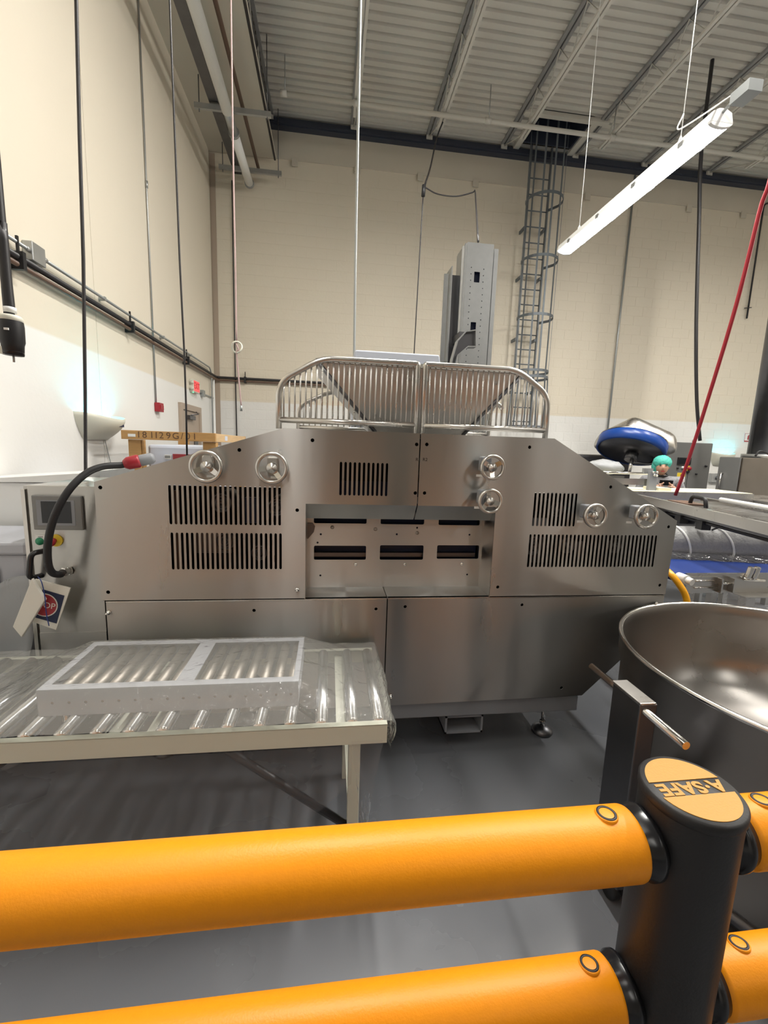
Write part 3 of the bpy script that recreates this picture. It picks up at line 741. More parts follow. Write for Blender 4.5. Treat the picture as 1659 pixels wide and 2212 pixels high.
MB().box(XL, XE-0.01, YBK, YBK+0.004, ZB-0.6, zr-0.05).box(xk, xk2, YBK, YBK+0.004, zr-0.05, ZT-0.004).build('back_skin', m_dsteel, M_)
# insides seen through the slots: black sheets standing in for the shade, roller ends, guide bars
MB().box(XL+0.02, XE-0.03, 2.62, 2.63, ZB, zl_top-0.05).box(xk, xk2, 2.62, 2.63, zl_top-0.05, ZT-0.02).build('inner_shade', m_void, M_)
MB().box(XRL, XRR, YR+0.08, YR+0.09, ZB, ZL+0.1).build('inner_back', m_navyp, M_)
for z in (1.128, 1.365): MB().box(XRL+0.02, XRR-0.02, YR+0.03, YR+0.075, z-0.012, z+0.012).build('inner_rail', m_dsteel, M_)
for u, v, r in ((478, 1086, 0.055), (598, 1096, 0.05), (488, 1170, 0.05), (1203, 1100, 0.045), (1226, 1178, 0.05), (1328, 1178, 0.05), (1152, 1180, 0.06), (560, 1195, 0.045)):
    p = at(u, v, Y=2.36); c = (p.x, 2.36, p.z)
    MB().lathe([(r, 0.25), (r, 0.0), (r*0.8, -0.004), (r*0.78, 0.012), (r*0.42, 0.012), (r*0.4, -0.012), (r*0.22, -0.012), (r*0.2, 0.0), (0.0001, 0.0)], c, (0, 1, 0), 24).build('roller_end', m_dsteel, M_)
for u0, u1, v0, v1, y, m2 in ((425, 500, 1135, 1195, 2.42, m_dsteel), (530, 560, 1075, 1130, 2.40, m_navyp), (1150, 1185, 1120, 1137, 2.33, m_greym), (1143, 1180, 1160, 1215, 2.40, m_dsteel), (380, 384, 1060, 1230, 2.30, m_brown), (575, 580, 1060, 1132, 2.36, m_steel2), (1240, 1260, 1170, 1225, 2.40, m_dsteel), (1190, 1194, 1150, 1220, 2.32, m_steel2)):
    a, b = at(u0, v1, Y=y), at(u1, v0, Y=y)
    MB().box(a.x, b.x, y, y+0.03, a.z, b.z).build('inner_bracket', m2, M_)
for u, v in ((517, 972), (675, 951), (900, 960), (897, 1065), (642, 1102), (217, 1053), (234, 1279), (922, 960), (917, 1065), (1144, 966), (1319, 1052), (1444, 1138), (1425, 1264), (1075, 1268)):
    x, z = fx(u, v); MB().disc((x, YM+0.010, z), 0.015, (0, 1, 0), 12, 0.004).build('hole_shade', m_void, M_)  # black discs stand in for the shade inside the holes
# lower panels
a_, b_ = fx(1256, 1500), fx(1312, 1449)
sl = (b_[1]-a_[1])/(b_[0]-a_[0])
zc = a_[1]+(XE-0.02-a_[0])*sl
ZLB = 0.312; XM = 0.318
loL = [(XL+0.02, ZLB), (XM, ZLB), (XM, ZB-0.006), (XL+0.02, ZB-0.006)]
loR = [(XM+0.006, ZLB), (a_[0], ZLB+0.012), (XE-0.02, zc), (XE-0.02, ZB-0.006), (XM+0.006, ZB-0.006)]
link('lower_panel', curve_mesh(loL, holes([(549, 1318), (812, 1315)], 0.009), 0.004, front(YM-0.003)), m_steel, M_)
link('lower_panel', curve_mesh(loR, holes([(875, 1310), (1127, 1306), (1212, 1485)], 0.009), 0.004, front(YM-0.003)), m_steel, M_)
MB().box(XM+0.006, XE-0.02, YM-0.006, YM+0.02, ZB-0.006, ZB).box(XL+0.02, XM, YM-0.006, YM+0.02, ZB-0.006, ZB).build('edge_fold', m_tape, M_)
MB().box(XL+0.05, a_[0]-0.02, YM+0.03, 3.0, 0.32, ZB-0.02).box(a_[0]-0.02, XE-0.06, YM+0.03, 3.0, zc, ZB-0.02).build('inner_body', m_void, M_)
MB().box(XL+0.03, a_[0]-0.01, YM+0.012, 3.0, 0.215, ZLB-0.002).build('base_frame', m_greym, M_, bevel=0.006)
# screws on panels
for u, v in ((642, 1273), (236, 1322), (843, 1502)):
    p = at(u, v, Y=YM)
    s_ = MB().lathe([(0.011, 0.002), (0.011, 0.007), (0.0065, 0.007), (0.0065, 0.026), (0.004, 0.030), (0.0001, 0.030)], (p.x, YM-0.004, p.z), (0, -1, 0), 12).build('bolt', m_polish, M_)
p = at(1408, 1298, Y=YM)
MB().tube([(p.x+0.03, YM-0.004, p.z-0.01), (p.x-0.01, YM-0.05, p.z+0.005)], 0.007, 10).build('latch_pin', m_polish, M_)
# fork tube, feet
ft = MB(); x0, x1, z0, z1 = 0.695, 0.925, 0.092, 0.205
ft.box(x0, x1, 2.24, 3.0, z0, z0+0.012).box(x0, x1, 2.24, 3.0, z1-0.012, z1).box(x0, x0+0.012, 2.24, 3.0, z0, z1).box(x1-0.012, x1, 2.24, 3.0, z0, z1)
ft.build('fork_tube', m_greym, M_)
for x, y in ((1.36, 2.34), (1.36, 2.9), (-0.9, 2.34), (-0.9, 2.9), (0.25, 2.9)):
    f_ = MB().lathe([(0.0001, 0.0), (0.062, 0.0), (0.066, 0.008), (0.060, 0.026), (0.034, 0.040), (0.020, 0.046), (0.0001, 0.046)], (x, y, 0), (0, 0, 1), 28).build('foot', m_dsteel, M_)
    MB().tube([(x, y, 0.046), (x, y, 0.215)], 0.012, 10).build('spindle', m_polish, f_)
    MB().lathe([(0.0001, 0), (0.02, 0), (0.02, 0.014), (0.0001, 0.014)], (x, y, 0.062), (0, 0, 1), 6, False).build('nut', m_polish, f_)

# lettering R1 R2
for tx, u in (('R1', 903), ('R2', 918)):
    p = at(u, 993, Y=YM)
    link('lettering', text_mesh(tx, 0.024, 0.001, lambda x, y, h, p=p: Vector((p.x+x, YM-0.003+h, p.z+y))), m_black, M_)

# handwheels
def wheel(u, v, R, ang, yoff=0.085, side=0):
    p = at(u, v, Y=YM-yoff); c = V(p.x, YM-yoff, p.z)
    w = MB().lathe([(R*0.76, -0.006), (R*0.80, -0.012), (R*0.94, -0.012), (R, -0.002), (R*0.98, 0.008), (R*0.88, 0.013), (R*0.77, 0.008), (R*0.76, -0.006)], c, (0, 1, 0), 40).build('handwheel', m_steel2, M_)
    hub = MB().lathe([(0.0001, -0.014), (0.006, -0.014), (0.007, -0.011), (R*0.30, -0.010), (R*0.33, -0.004), (R*0.33, 0.03), (0.010, 0.034), (0.010, yoff-0.002)], c, (0, 1, 0), 24).build('hub', m_steel2, w)
    for k in range(3):
        a = ang+k*2*PI/3
        if k == 2 and R > 0.074: continue
        d = V(math.cos(a), 0, math.sin(a)); q = V(-math.sin(a), 0, math.cos(a))
        a0, a1 = c+d*R*0.26+V(0, 0.012, 0), c+d*R*0.84+V(0, 0.0, 0)
        MB().add([a0+q*0.013+V(0, -0.005, 0), a0-q*0.013+V(0, -0.005, 0), a1-q*0.011+V(0, -0.005, 0), a1+q*0.011+V(0, -0.005, 0),
                  a0+q*0.013+V(0, 0.005, 0), a0-q*0.013+V(0, 0.005, 0), a1-q*0.011+V(0, 0.005, 0), a1+q*0.011+V(0, 0.005, 0)],
                 [(0,1,2,3), (7,6,5,4), (0,4,5,1), (1,5,6,2), (2,6,7,3), (3,7,4,0)]).build('spoke', m_polish, w)
    g = MB().obox(c+V(side*0.02, 0.055, 0.016), (0.055, 0.05, 0.075), None, 0.008).build('counter', m_greym if side else m_steel2, w)
    MB().box(c.x-0.012+side*0.03, c.x+0.022+side*0.03, YM-0.005, YM-0.003, c.z-0.055, c.z-0.043).build('label', m_white, w)
wheel(445, 1008, 0.080, math.radians(205), 0.055)
wheel(587, 1011, 0.080, math.radians(188), 0.055)
wheel(1064, 1010, 0.066, math.radians(32), 0.12, -1)
wheel(1059, 1083, 0.066, math.radians(345), 0.12, -1)
wheel(1286, 1114, 0.067, math.radians(300), 0.10, -1)
wheel(1396, 1116, 0.069, math.radians(330), 0.10, -1)

# guard railings on the top
def guard_path(p):
    c = [arcpts(p[i-1:i+2], 0.012 if abs(p[i][0]-0.472) < 0.06 else 0.07, 6)[1:-1] for i in range(1, len(p)-1)]
    return [Vector(p[0])]+[q for r in c for q in r]+[Vector(p[-1])]
def guard(ptsL, y, bars, zlow, rad=0.015, rb=0.005):
    g = MB().tube(guard_path(ptsL), rad, 12).build('guard_rail', m_steel2, M_)
    xs = [p[0] for p in ptsL]; x0, x1 = min(xs), max(xs)
    MB().tube([(x0, y, zlow), (x1, y, zlow)], rad, 12).build('bottom_bar', m_steel2, g)
    def top(x):
        for a, b in zip(ptsL, ptsL[1:]):
            lo, hi = min(a[0], b[0]), max(a[0], b[0])
            if lo <= x <= hi and hi-lo > 0.01: return a[2]+(b[2]-a[2])*(x-a[0])/(b[0]-a[0])
        return zlow
    for k in range(bars):
        x = x0+(x1-x0)*(k+0.9)/(bars+0.8)
        MB().tube([(x, y, zlow), (x, y, top(x)-0.004)], rb, 6).build('bar', m_steel2, g)
YG = 2.30
guard([(-0.262, YG, ZT), (-0.262, YG, 2.06), (-0.045, YG, 2.188), (0.452, YG, 2.188), (0.452, YG, ZT)], YG, 25, ZT+0.045)
guard([(0.492, YG, ZT), (0.492, YG, 2.188), (1.00, YG, 2.188), (1.188, YG, 2.06), (1.188, YG, ZT)], YG, 23, ZT+0.045)
YG2 = 3.02
guard([(-0.215, YG2, ZT), (-0.215, YG2, 2.01), (-0.005, YG2, 2.11), (0.44, YG2, 2.11), (0.44, YG2, ZT)], YG2, 16, ZT+0.04, 0.013, 0.005)
guard([(0.50, YG2, ZT), (0.50, YG2, 2.11), (0.92, YG2, 2.11), (1.13, YG2, 2.01), (1.13, YG2, ZT)], YG2, 16, ZT+0.04, 0.013, 0.005)

# hopper
hp = thing('hopper', 'stainless steel funnel hopper standing behind the guard bars', 'hopper', (0.5, 2.66, ZT))
hx0, hx1, hy0, hy1, hz = -0.07, 1.075, 2.40, 2.95, 2.185
bx0, bx1, by0, by1, bz = 0.26, 0.78, 2.52, 2.84, 1.835
top = [V(hx0, hy0, hz), V(hx1, hy0, hz), V(hx1, hy1, hz), V(hx0, hy1, hz)]
bot = [V(bx0, by0, bz), V(bx1, by0, bz), V(bx1, by1, bz), V(bx0, by1, bz)]
names = ['front_sheet', 'side_sheet', 'back_sheet', 'side_sheet']
for i in range(4):
    a, b, c, d = top[i], top[(i+1) % 4], bot[(i+1) % 4], bot[i]
    mb = MB(); n = (b-a).cross(d-a).normalized()*0.004
    mb.add([a, b, c, d, a-n, b-n, c-n, d-n], [(0,1,2,3), (7,6,5,4), (0,4,5,1), (1,5,6,2), (2,6,7,3), (3,7,4,0)])
    mb.build(names[i], m_hopper, hp)
MB().box(hx0-0.012, hx1+0.012, hy0-0.015, hy0+0.02, hz, hz+0.02).box(hx0-0.012, hx1+0.012, hy1-0.02, hy1+0.015, hz, hz+0.02).box(hx0-0.012, hx0+0.02, hy0+0.02, hy1-0.02, hz, hz+0.02).box(hx1-0.02, hx1+0.012, hy0+0.02, hy1-0.02, hz, hz+0.02).build('rim', m_steel2, hp)
for a, b in ((top[0], bot[0]), (top[1], bot[1])):
    MB().tube([a+V(0, -0.008, 0), b+V(0, -0.008, 0)], 0.011, 6).build('corner_strip', m_dsteel, hp)
MB().box(0.4715, 0.4785, hy0-0.004, hy0+0.01, hz-0.02, hz+0.018).build('seam_strip', m_dsteel, hp)
for x, z in ((0.425, 2.13), (0.53, 2.13), (0.10, 2.14), (0.92, 2.13)):
    MB().lathe([(0.014, 0.0), (0.014, 0.006), (0.007, 0.006), (0.007, 0.012), (0.0001, 0.012)], (x, hy0+(hz-z)/(hz-bz)*(by0-hy0)-0.002, z), (0, -1, 0), 12).build('bolt', m_zincb, hp)
MB().box(0.36, 0.42, 2.6, 2.66, ZT, 2.0).build('support', m_dsteel, hp)
MB().tube(arcpts([(1.02, 2.72, 1.84), (1.02, 2.72, 2.0), (1.06, 2.72, 2.06), (1.10, 2.72, 2.02)], 0.05), 0.014, 8).build('handle', m_polish, hp)
# pale blue lid behind hopper
tb_ = thing('plastic_bin', 'pale blue plastic bin rim showing above the hopper', 'bin', (0.46, 3.2, ZT))
a = [V(0.16, 3.16, 2.42), V(0.76, 3.16, 2.42), V(0.80, 3.16, 2.20), V(0.14, 3.16, 2.20)]
MB().prism([(0.165, 3.12, 2.415), (0.765, 3.12, 2.415), (0.79, 3.12, 2.30), (0.785, 3.12, 1.9), (0.16, 3.12, 1.9), (0.16, 3.12, 2.40)], (0, 0.40, 0)).build('body', m_bluew, tb_, bevel=0.01)
MB().box(0.15, 0.80, 3.10, 3.54, 2.28, 2.31).build('rim', m_bluew, tb_, bevel=0.006)

# ---------------- lift column behind
lc = thing('lift_column', 'tall grey steel lift column with bolt holes rising behind the machine', 'column', (1.17, 3.7, 0))
yc = 3.6
hl_ = []
for k in range(20):
    z = 3.205-0.0485*k*1.0
    hl_ += [circ(1.108, z, 0.0045, 8), circ(1.212, z-0.006, 0.0045, 8)]
hl_ += [rrect(1.135, 1.182, 3.095, 3.175, 0.003, 2), rrect(1.130, 1.176, 2.715, 2.790, 0.003, 2)]
link('front_plate', curve_mesh([(1.06, 0.05), (1.285, 0.05), (1.285, 3.39), (1.065, 3.39)], hl_, 0.006, front(yc)), m_galv, lc)
MB().box(1.045, 1.06, yc+0.002, yc+0.22, 0.05, 3.37).build('side_plate', m_galv, lc)
MB().prism([(1.03, yc+0.02, 0.05), (1.062, yc, 0.05), (1.062, yc, 3.385), (1.03, yc+0.02, 3.36)], (0.004, 0.006, 0)).build('corner_fold', m_galv, lc)
MB().box(1.275, 1.285, yc+0.004, yc+0.22, 0.05, 3.385).build('side_plate', m_galv, lc)
MB().box(1.300, 1.334, yc+0.02, yc+0.04, 0.05, 3.37).build('flange', m_galv, lc)
MB().box(1.2855, 1.299, yc+0.06, yc+0.07, 0.05, 3.36).build('gap_shade', m_void, lc)  # black strip painted in as the shade of the gap
MB().box(1.07, 1.27, yc+0.03, yc+0.04, 0.1, 3.36).build('inner_plate', m_navyp, lc)
MB().box(1.05, 1.28, yc+0.004, yc+0.22, 3.372, 3.384).build('cap', m_galv, lc)
MB().box(0.90, 1.34, yc-0.1, yc+0.4, 0, 0.05).build('base_plate', m_galv, lc)
MB().box(0.905, 0.94, yc+0.06, yc+0.075, 0.05, 3.165).build('flange', m_galv, lc)
MB().box(0.945, 0.953, yc-0.01, yc+0.2, 0.05, 3.20).build('rear_channel', m_galv, lc)
MB().box(0.953, 1.044, yc+0.10, yc+0.12, 0.05, 3.175).build('rear_channel', m_dsteel, lc)
# bent arm
arm = [at(u, v, Y=yc-0.18) for u, v in ((1023, 717), (1023, 752), (1006, 752), (984, 771), (978, 795), (970, 795), (973, 778), (984, 740), (1002, 720))]
MB().prism([(p.x, yc-0.20, p.z) for p in arm], (0, 0.012, 0)).build('arm', m_dsteel, lc)
for seq in ((0, 1), (1, 2, 3, 4), (0, 8, 7, 6, 5)):
    P2 = [arm[i] for i in seq]
    for a, b in zip(P2, P2[1:]):
        d = (b-a); n = V(-d.z, 0, d.x).normalized()*0.004
        MB().prism([(a.x-n.x, yc-0.24, a.z-n.z), (b.x-n.x, yc-0.24, b.z-n.z), (b.x+n.x, yc-0.24, b.z+n.z), (a.x+n.x, yc-0.24, a.z+n.z)], (0, 0.06, 0)).build('arm_flange', m_galv, lc)
MB().box(0.985, 1.03, yc-0.19, yc+0.0, 2.60, 2.66).build('arm_bracket', m_dsteel, lc)

# ---------------- operator cabinet
YC = 2.30
cb = thing('operator_cabinet', 'stainless operator cabinet with screen at the left end of the machine', 'cabinet', (-1.32, 2.6, 0))
cx0, cx1, cz0, cz1 = -1.500, -1.150, 0.28, 1.508
MB().box(cx0, cx1, YC+0.02, 2.92, cz0, cz1-0.004).build('body', m_steel, cb)
MB().box(cx0+0.028, cx1, YC, YC+0.018, cz0+0.06, cz1).build('door', m_steel, cb, bevel=0.003)
MB().box(cx0, cx0+0.018, YC-0.002, YC+0.02, cz0, cz1-0.02).build('edge_strip', m_steel2, cb)
for x in (cx0+0.06, cx1-0.06):
    for y in (2.4, 2.85): MB().tube([(x, y, 0), (x, y, cz0+0.01)], 0.022, 12).build('leg', m_polish, cb)
def cbx(u, v): p = at(u, v, Y=YC); return p.x, p.z
sx0, sz1 = cbx(71, 1069); sx1, sz0 = cbx(184, 1144)
bz_ = MB().box(sx0, sx1, YC-0.016, YC, sz0, sz1).build('screen_bezel', m_cab, cb, bevel=0.004)
a = cbx(82, 1079); b = cbx(168, 1134)
MB().box(a[0], b[0], YC-0.0175, YC-0.015, b[1], a[1]).build('screen_frame', m_greym, bz_)
MB().box(a[0]+0.022, b[0]-0.016, YC-0.019, YC-0.017, b[1]+0.012, a[1]-0.006).build('screen', m_screen, bz_)
a = cbx(77, 1155); b = cbx(100, 1166)
MB().box(a[0], b[0], YC-0.003, YC-0.0005, b[1]-0.008, a[1]).build('label', m_white, cb)
MB().box(a[0]+0.012, b[0]-0.012, YC-0.0036, YC-0.003, a[1]-0.012, a[1]-0.008).build('label_line', m_greym, cb)
gx, gz = cbx(87, 1169)
MB().lathe([(0.019, 0.0), (0.019, 0.008), (0.015, 0.010), (0.014, 0.013), (0.0001, 0.014)], (gx, YC, gz), (0, -1, 0), 20).build('start_button', m_green, cb)
ex, ez = cbx(122, 1167)
es = MB().disc((ex, YC-0.004, ez), 0.031, (0, 1, 0), 28, 0.006).build('stop_collar', m_ylab, cb)
MB().lathe([(0.012, 0.0), (0.012, 0.02), (0.022, 0.024), (0.024, 0.034), (0.018, 0.040), (0.0001, 0.042)], (ex-0.006, YC-0.006, ez), (0, -1, 0), 20).build('stop_button', m_red, es)
a = cbx(90, 1190); b = cbx(86, 1243)
MB().tube(arcpts([(a[0]+0.01, YC, a[1]), (a[0]-0.015, YC-0.055, a[1]), (b[0]-0.015, YC-0.055, b[1]), (b[0]+0.01, YC, b[1])], 0.03), 0.013, 10).build('handle', m_blackg, cb)
kx, kz = cbx(152, 1232)
gl_ = MB().lathe([(0.022, 0.0), (0.022, 0.012), (0.0185, 0.012), (0.0185, 0.022), (0.0235, 0.022), (0.0235, 0.034), (0.013, 0.040), (0.0001, 0.040)], (kx, YC, kz), (-0.45, -0.9, 0.0), 6, False).build('cable_gland', m_polish, cb)
MB().box(cx0+0.03, cx1, YC-0.004, YC, cz0+0.06, 0.745).build('lower_door', m_steel, cb)
# hose from gland over the cover
hs_ = thing('armoured_cable', 'thick black cable looping from the cabinet gland up to a red connector', 'cable', (kx, YC-0.1, kz))
g0 = V(kx-0.018, YC-0.036, kz)
hp_ = [g0, at(130, 1241, Y=YC-0.10)]
hp_ += [at(113, 1237, Y=YC-0.135), at(104, 1215, Y=YC-0.155), at(104, 1170, Y=YC-0.17), at(118, 1114, Y=YC-0.17), at(148, 1060, Y=YC-0.14), at(186, 1023, Y=YC-0.08), at(222, 1008, Y=2.27), at(262, 1005, Y=2.32), at(270, 1002, Y=2.326)]
MB().tube(smoothline(hp_, 8), 0.0165, 12).build('cable', m_black, hs_)
c0, c1 = at(262, 1004, Y=2.32), at(290, 998, Y=2.34)
cd = (c1-c0).normalized()
MB().lathe([(0.019, -0.01), (0.026, 0.0), (0.032, 0.01), (0.034, 0.055), (0.030, 0.065), (0.0001, 0.065)], c0+cd*0.02, cd, 20).build('red_connector', m_red, hs_)
MB().lathe([(0.026, 0.06), (0.029, 0.075), (0.028, 0.12), (0.018, 0.135), (0.0001, 0.135)], c0+cd*0.02, cd, 20).build('grey_socket', m_greym, hs_)
# hanging pouch and stop card
pk = thing('document_pouch', 'white paper pouch hanging from the cabinet handle by a blue string', 'pouch', at(50, 1370, Y=2.16))
q = [at(u, v, Y=2.17) for u, v in ((68, 1250), (97, 1296), (46, 1377), (27, 1354))]
MB().prism(q, (0.0, 0.018, 0.0)).build('pouch', m_paper, pk, bevel=0.003)
MB().tube(smoothline([at(82, 1246, Y=2.2), at(90, 1258, Y=2.155), at(97, 1290, Y=2.15), at(100, 1325, Y=2.15), at(106, 1352, Y=2.15)], 5), 0.0022, 6).build('string', m_blue, pk)
sc = thing('stop_card', 'navy and white card with a red STOP disc hanging on the cabinet', 'card', at(100, 1350, Y=2.21))
q = [at(u, v, Y=2.215) for u, v in ((76, 1251), (152, 1270), (121, 1361), (70, 1343))]
MB().prism(q, (0, 0.006, 0)).build('card', m_paper, sc)
q = [at(u, v, Y=2.213) for u, v in ((92, 1273), (139, 1287), (122, 1347), (76, 1334))]
MB().prism(q, (0, 0.0015, 0)).build('navy_print', m_navyp, sc)
p = at(96, 1307, Y=2.211)
MB().disc((p.x, 2.2115, p.z), 0.060, (0, 1, 0), 28, 0.001).build('ring_print', m_paper, sc)
MB().disc((p.x, 2.2105, p.z), 0.055, (0, 1, 0), 28, 0.001).build('disc_print', m_redp, sc)
link('lettering', text_mesh('STOP', 0.042, 0.0006, lambda x, y, h: Vector((p.x+x*math.cos(-0.2)-y*math.sin(-0.2), 2.2095+h, p.z+x*math.sin(-0.2)+y*math.cos(-0.2)))), m_paper, sc)
# ================================================================== SAFETY BARRIER (foreground)
BY, BR = 0.601, 0.057
PX, PY, PR, PZ = 0.639, 0.600, 0.0785, 1.177
ba = thing('safety_barrier', 'orange and black plastic safety barrier across the foreground', 'barrier', (PX, PY, 0))
post = MB().lathe([(0.0001, 0.02), (PR, 0.02), (PR, PZ-0.012), (PR*1.0, PZ-0.006), (0.0001, PZ-0.006)], (PX, PY, 0), (0, 0, 1), 64).build('post', m_post, ba)
MB().box(PX-0.13, PX+0.13, PY-0.13, PY+0.13, 0, 0.02, 0.004).build('base_plate', m_galv, ba)
cap = MB().lathe([(PR*1.0, PZ-0.020), (PR*1.03, PZ-0.016), (PR*1.03, PZ-0.004), (PR*0.985, PZ), (0.0001, PZ)], (PX, PY, 0), (0, 0, 1), 64).build('cap', m_post, ba)
q0, q1 = at(1403, 1703, Z=PZ), at(1575, 1689, Z=PZ)
bd = (q1-q0); bd.z = 0; bd.normalize(); bn = V(-bd.y, bd.x, 0)       # band direction and its far normal
rin = PR*0.90; hb = 0.0165
def capseg(sgn):
    a0 = math.asin(hb/rin); pts = []
    for k in range(25):
        a = a0+(PI-2*a0)*k/24
        pts.append(V(PX, PY, PZ)+bd*rin*math.cos(a)+bn*sgn*rin*math.sin(a))
    return pts
for sgn in (1, -1):
    MB().prism(capseg(sgn), (0, 0, 0.0012)).build('cap_segment', m_yellow, cap)
link('lettering', text_mesh('A\u00b7SAFE', 0.0335, 0.0012, lambda x, y, h: V(PX, PY, PZ+0.0006+h)-bd*x*1.20-bn*y*1.05, spacing=1.05, bold=0.0012), m_yellow, cap)
def cyl_hit(u, v, z0, r):
    d = RIGHT*(u-829.5)+DOWN*(v-1106.0)+_f*FPX; d.normalize()
    oy, oz = EYE.y-BY, EYE.z-z0
    A = d.y*d.y+d.z*d.z; B = 2*(oy*d.y+oz*d.z); C = oy*oy+oz*oz-r*r
    D = B*B-4*A*C
    return EYE+d*((-B-math.sqrt(max(D, 0)))/(2*A))
RZ = (1.077, 0.754, 0.431)
xl, xr = PX-PR-0.028, PX+PR+0.028
for z in RZ:
    for x0, x1, sx in ((-1.9, xl, 1), (xr, 2.6, -1)):
        ex = x1 if sx > 0 else x0; ox = x0 if sx > 0 else x1
        lab = None
        rail = MB().lathe([(BR-0.006, 0.004), (BR-0.001, 0.0), (BR, -0.004), (BR, -abs(ex-ox))], (ex, BY, z), (sx, 0, 0), 48).build('rail', m_orange, ba)
        MB().lathe([(BR-0.012, -0.004), (BR-0.006, 0.004), (BR-0.004, 0.012), (BR+0.001, 0.020), (BR+0.001, 0.029), (BR-0.004, 0.030), (BR-0.02, 0.06)], (ex, BY, z), (sx, 0, 0), 48).build('socket', m_blackg, ba)
def plug(u, v, z):
    c = cyl_hit(u, v, z, BR); n = V(0, c.y-BY, c.z-z).normalized()
    p = MB().lathe([(0.0185, -0.004), (0.0185, 0.0012), (0.0165, 0.0022), (0.0001, 0.0022)], c, n, 28).build('plug', m_orange, ba)
    MB().lathe([(0.0165, 0.0015), (0.0163, 0.0030), (0.0122, 0.0030), (0.0118, 0.0015)], c, n, 28).build('plug_ring', m_black, p)
plug(1310, 1759, RZ[0]); plug(1273, 2083, RZ[1]); plug(1645, 1729, RZ[0]); plug(1596, 2038, RZ[1])

# ================================================================== ROLLER TABLE
rt = thing('roller_table', 'cream roller conveyor table wrapped in clear plastic', 'roller table', (-0.6, 1.8, 0))
TX0, TX1, TY0, TY1, TZ = -2.05, 0.234, 1.485, 2.120, 0.705
for y0, y1 in ((TY0, TY0+0.004), (TY1-0.004, TY1)):
    MB().box(TX0, TX1, y0, y1, TZ-0.078, TZ-0.002).build('side_rail', m_cream, rt)
for y0, y1 in ((TY0, TY0+0.026), (TY1-0.026, TY1)):
    MB().box(TX0, TX1, y0, y1, TZ-0.003, TZ).build('rail_flange', m_cream, rt)
MB().box(TX1-0.004, TX1, TY0+0.004, TY1-0.004, TZ-0.078, TZ-0.045).build('end_bar', m_cream, rt)
ru = [8, 78, 151, 225, 293, 362, 430, 497, 563, 628, 694, 760, 822]
xs = [at(u, 1572-0.03*u*1.0, Z=TZ-0.01).x for u in ru]
x_ = xs[0]
while x_ > TX0+0.1: x_ -= 0.107; xs.insert(0, x_)
for x in xs:
    x = min(x, TX1-0.03)
    r_ = MB().tube([(x, TY0+0.034, TZ-0.012), (x, TY1-0.034, TZ-0.012)], 0.0245, 16).build('roller', m_zinc, rt)
    MB().tube([(x, TY0+0.006, TZ-0.012), (x, TY1-0.006, TZ-0.012)], 0.007, 8).build('axle', m_polish, r_)
    MB().lathe([(0.0245, 0.0), (0.022, 0.006), (0.008, 0.008)], (x, TY0+0.034, TZ-0.012), (0, -1, 0), 14).build('end_cap', m_polish, r_)
for u in (262, 340, 737, -30):
    x = at(u, 1560, Z=TZ-0.03).x
    MB().box(x-0.02, x+0.02, TY0+0.006, TY1-0.006, TZ-0.04, TZ-0.034).build('cross_bar', m_cream, rt)
for y in (1.53, 2.07):
    for x in (0.112, -1.62):
        MB().box(x-0.023, x+0.023, y-0.02, y+0.02, 0.0, TZ-0.079).build('leg', m_cream, rt, bevel=0.003)
    for x, dx in ((0.112, -0.50), (-1.62, 0.50)):
        MB().tube([(x+dx*0.06, y, 0.24), (x+dx, y, TZ-0.09)], 0.016, 8).build('brace', m_dpipe, rt)
for x in (0.112, -1.62): MB().box(x-0.015, x+0.015, 1.551, 2.049, 0.20, 0.235).build('cross_tie', m_cream, rt)

# framed roller section lying on the table
uf = thing('conveyor_section', 'grey framed roller section with a middle bar lying on the table', 'conveyor section', (-0.58, 1.8, 0.72))
UX0, UX1, UY0, UY1, UZ0, UZ1 = -1.06, -0.110, 1.610, 2.006, 0.7185, 0.820
nh = 16
hl_ = [circ(UX0+0.05+(UX1-UX0-0.08)*k/(nh-1), (UZ0+UZ1)/2, 0.006, 10) for k in range(nh)]
for y in (UY0, UY1):
    link('side_plate', curve_mesh([(UX0, UZ0), (UX1, UZ0), (UX1, UZ1), (UX0, UZ1)], hl_, 0.003, front(y)), m_alu, uf)
MB().box(UX0, UX1, UY0-0.001, UY0+0.036, UZ1, UZ1+0.003).build('flange', m_alu, uf)
MB().box(UX0, UX1, UY1-0.036, UY1+0.001, UZ1, UZ1+0.003).build('flange', m_alu, uf)
for x0, x1 in ((UX0, UX0+0.03), (UX1-0.022, UX1)):
    MB().box(x0, x1, UY0+0.036, UY1-0.036, UZ1, UZ1+0.003).build('flange', m_alu, uf)
for x in (UX0, UX1-0.003): MB().box(x, x+0.003, UY0+0.003, UY1-0.003, UZ0, UZ1).build('end_plate', m_alu, uf)
mx_ = at(393, 1482, Z=UZ1).x
MB().box(mx_-0.034, mx_+0.034, UY0+0.037, UY1-0.037, UZ1-0.002, UZ1+0.003).build('middle_bar', m_alu, uf)
for k in range(nh):
    x = UX0+0.05+(UX1-UX0-0.08)*k/(nh-1)
    MB().tube([(x, UY0+0.004, (UZ0+UZ1)/2+0.012), (x, UY1-0.004, (UZ0+UZ1)/2+0.012)], 0.020, 14).build('roller', m_zincb, uf)

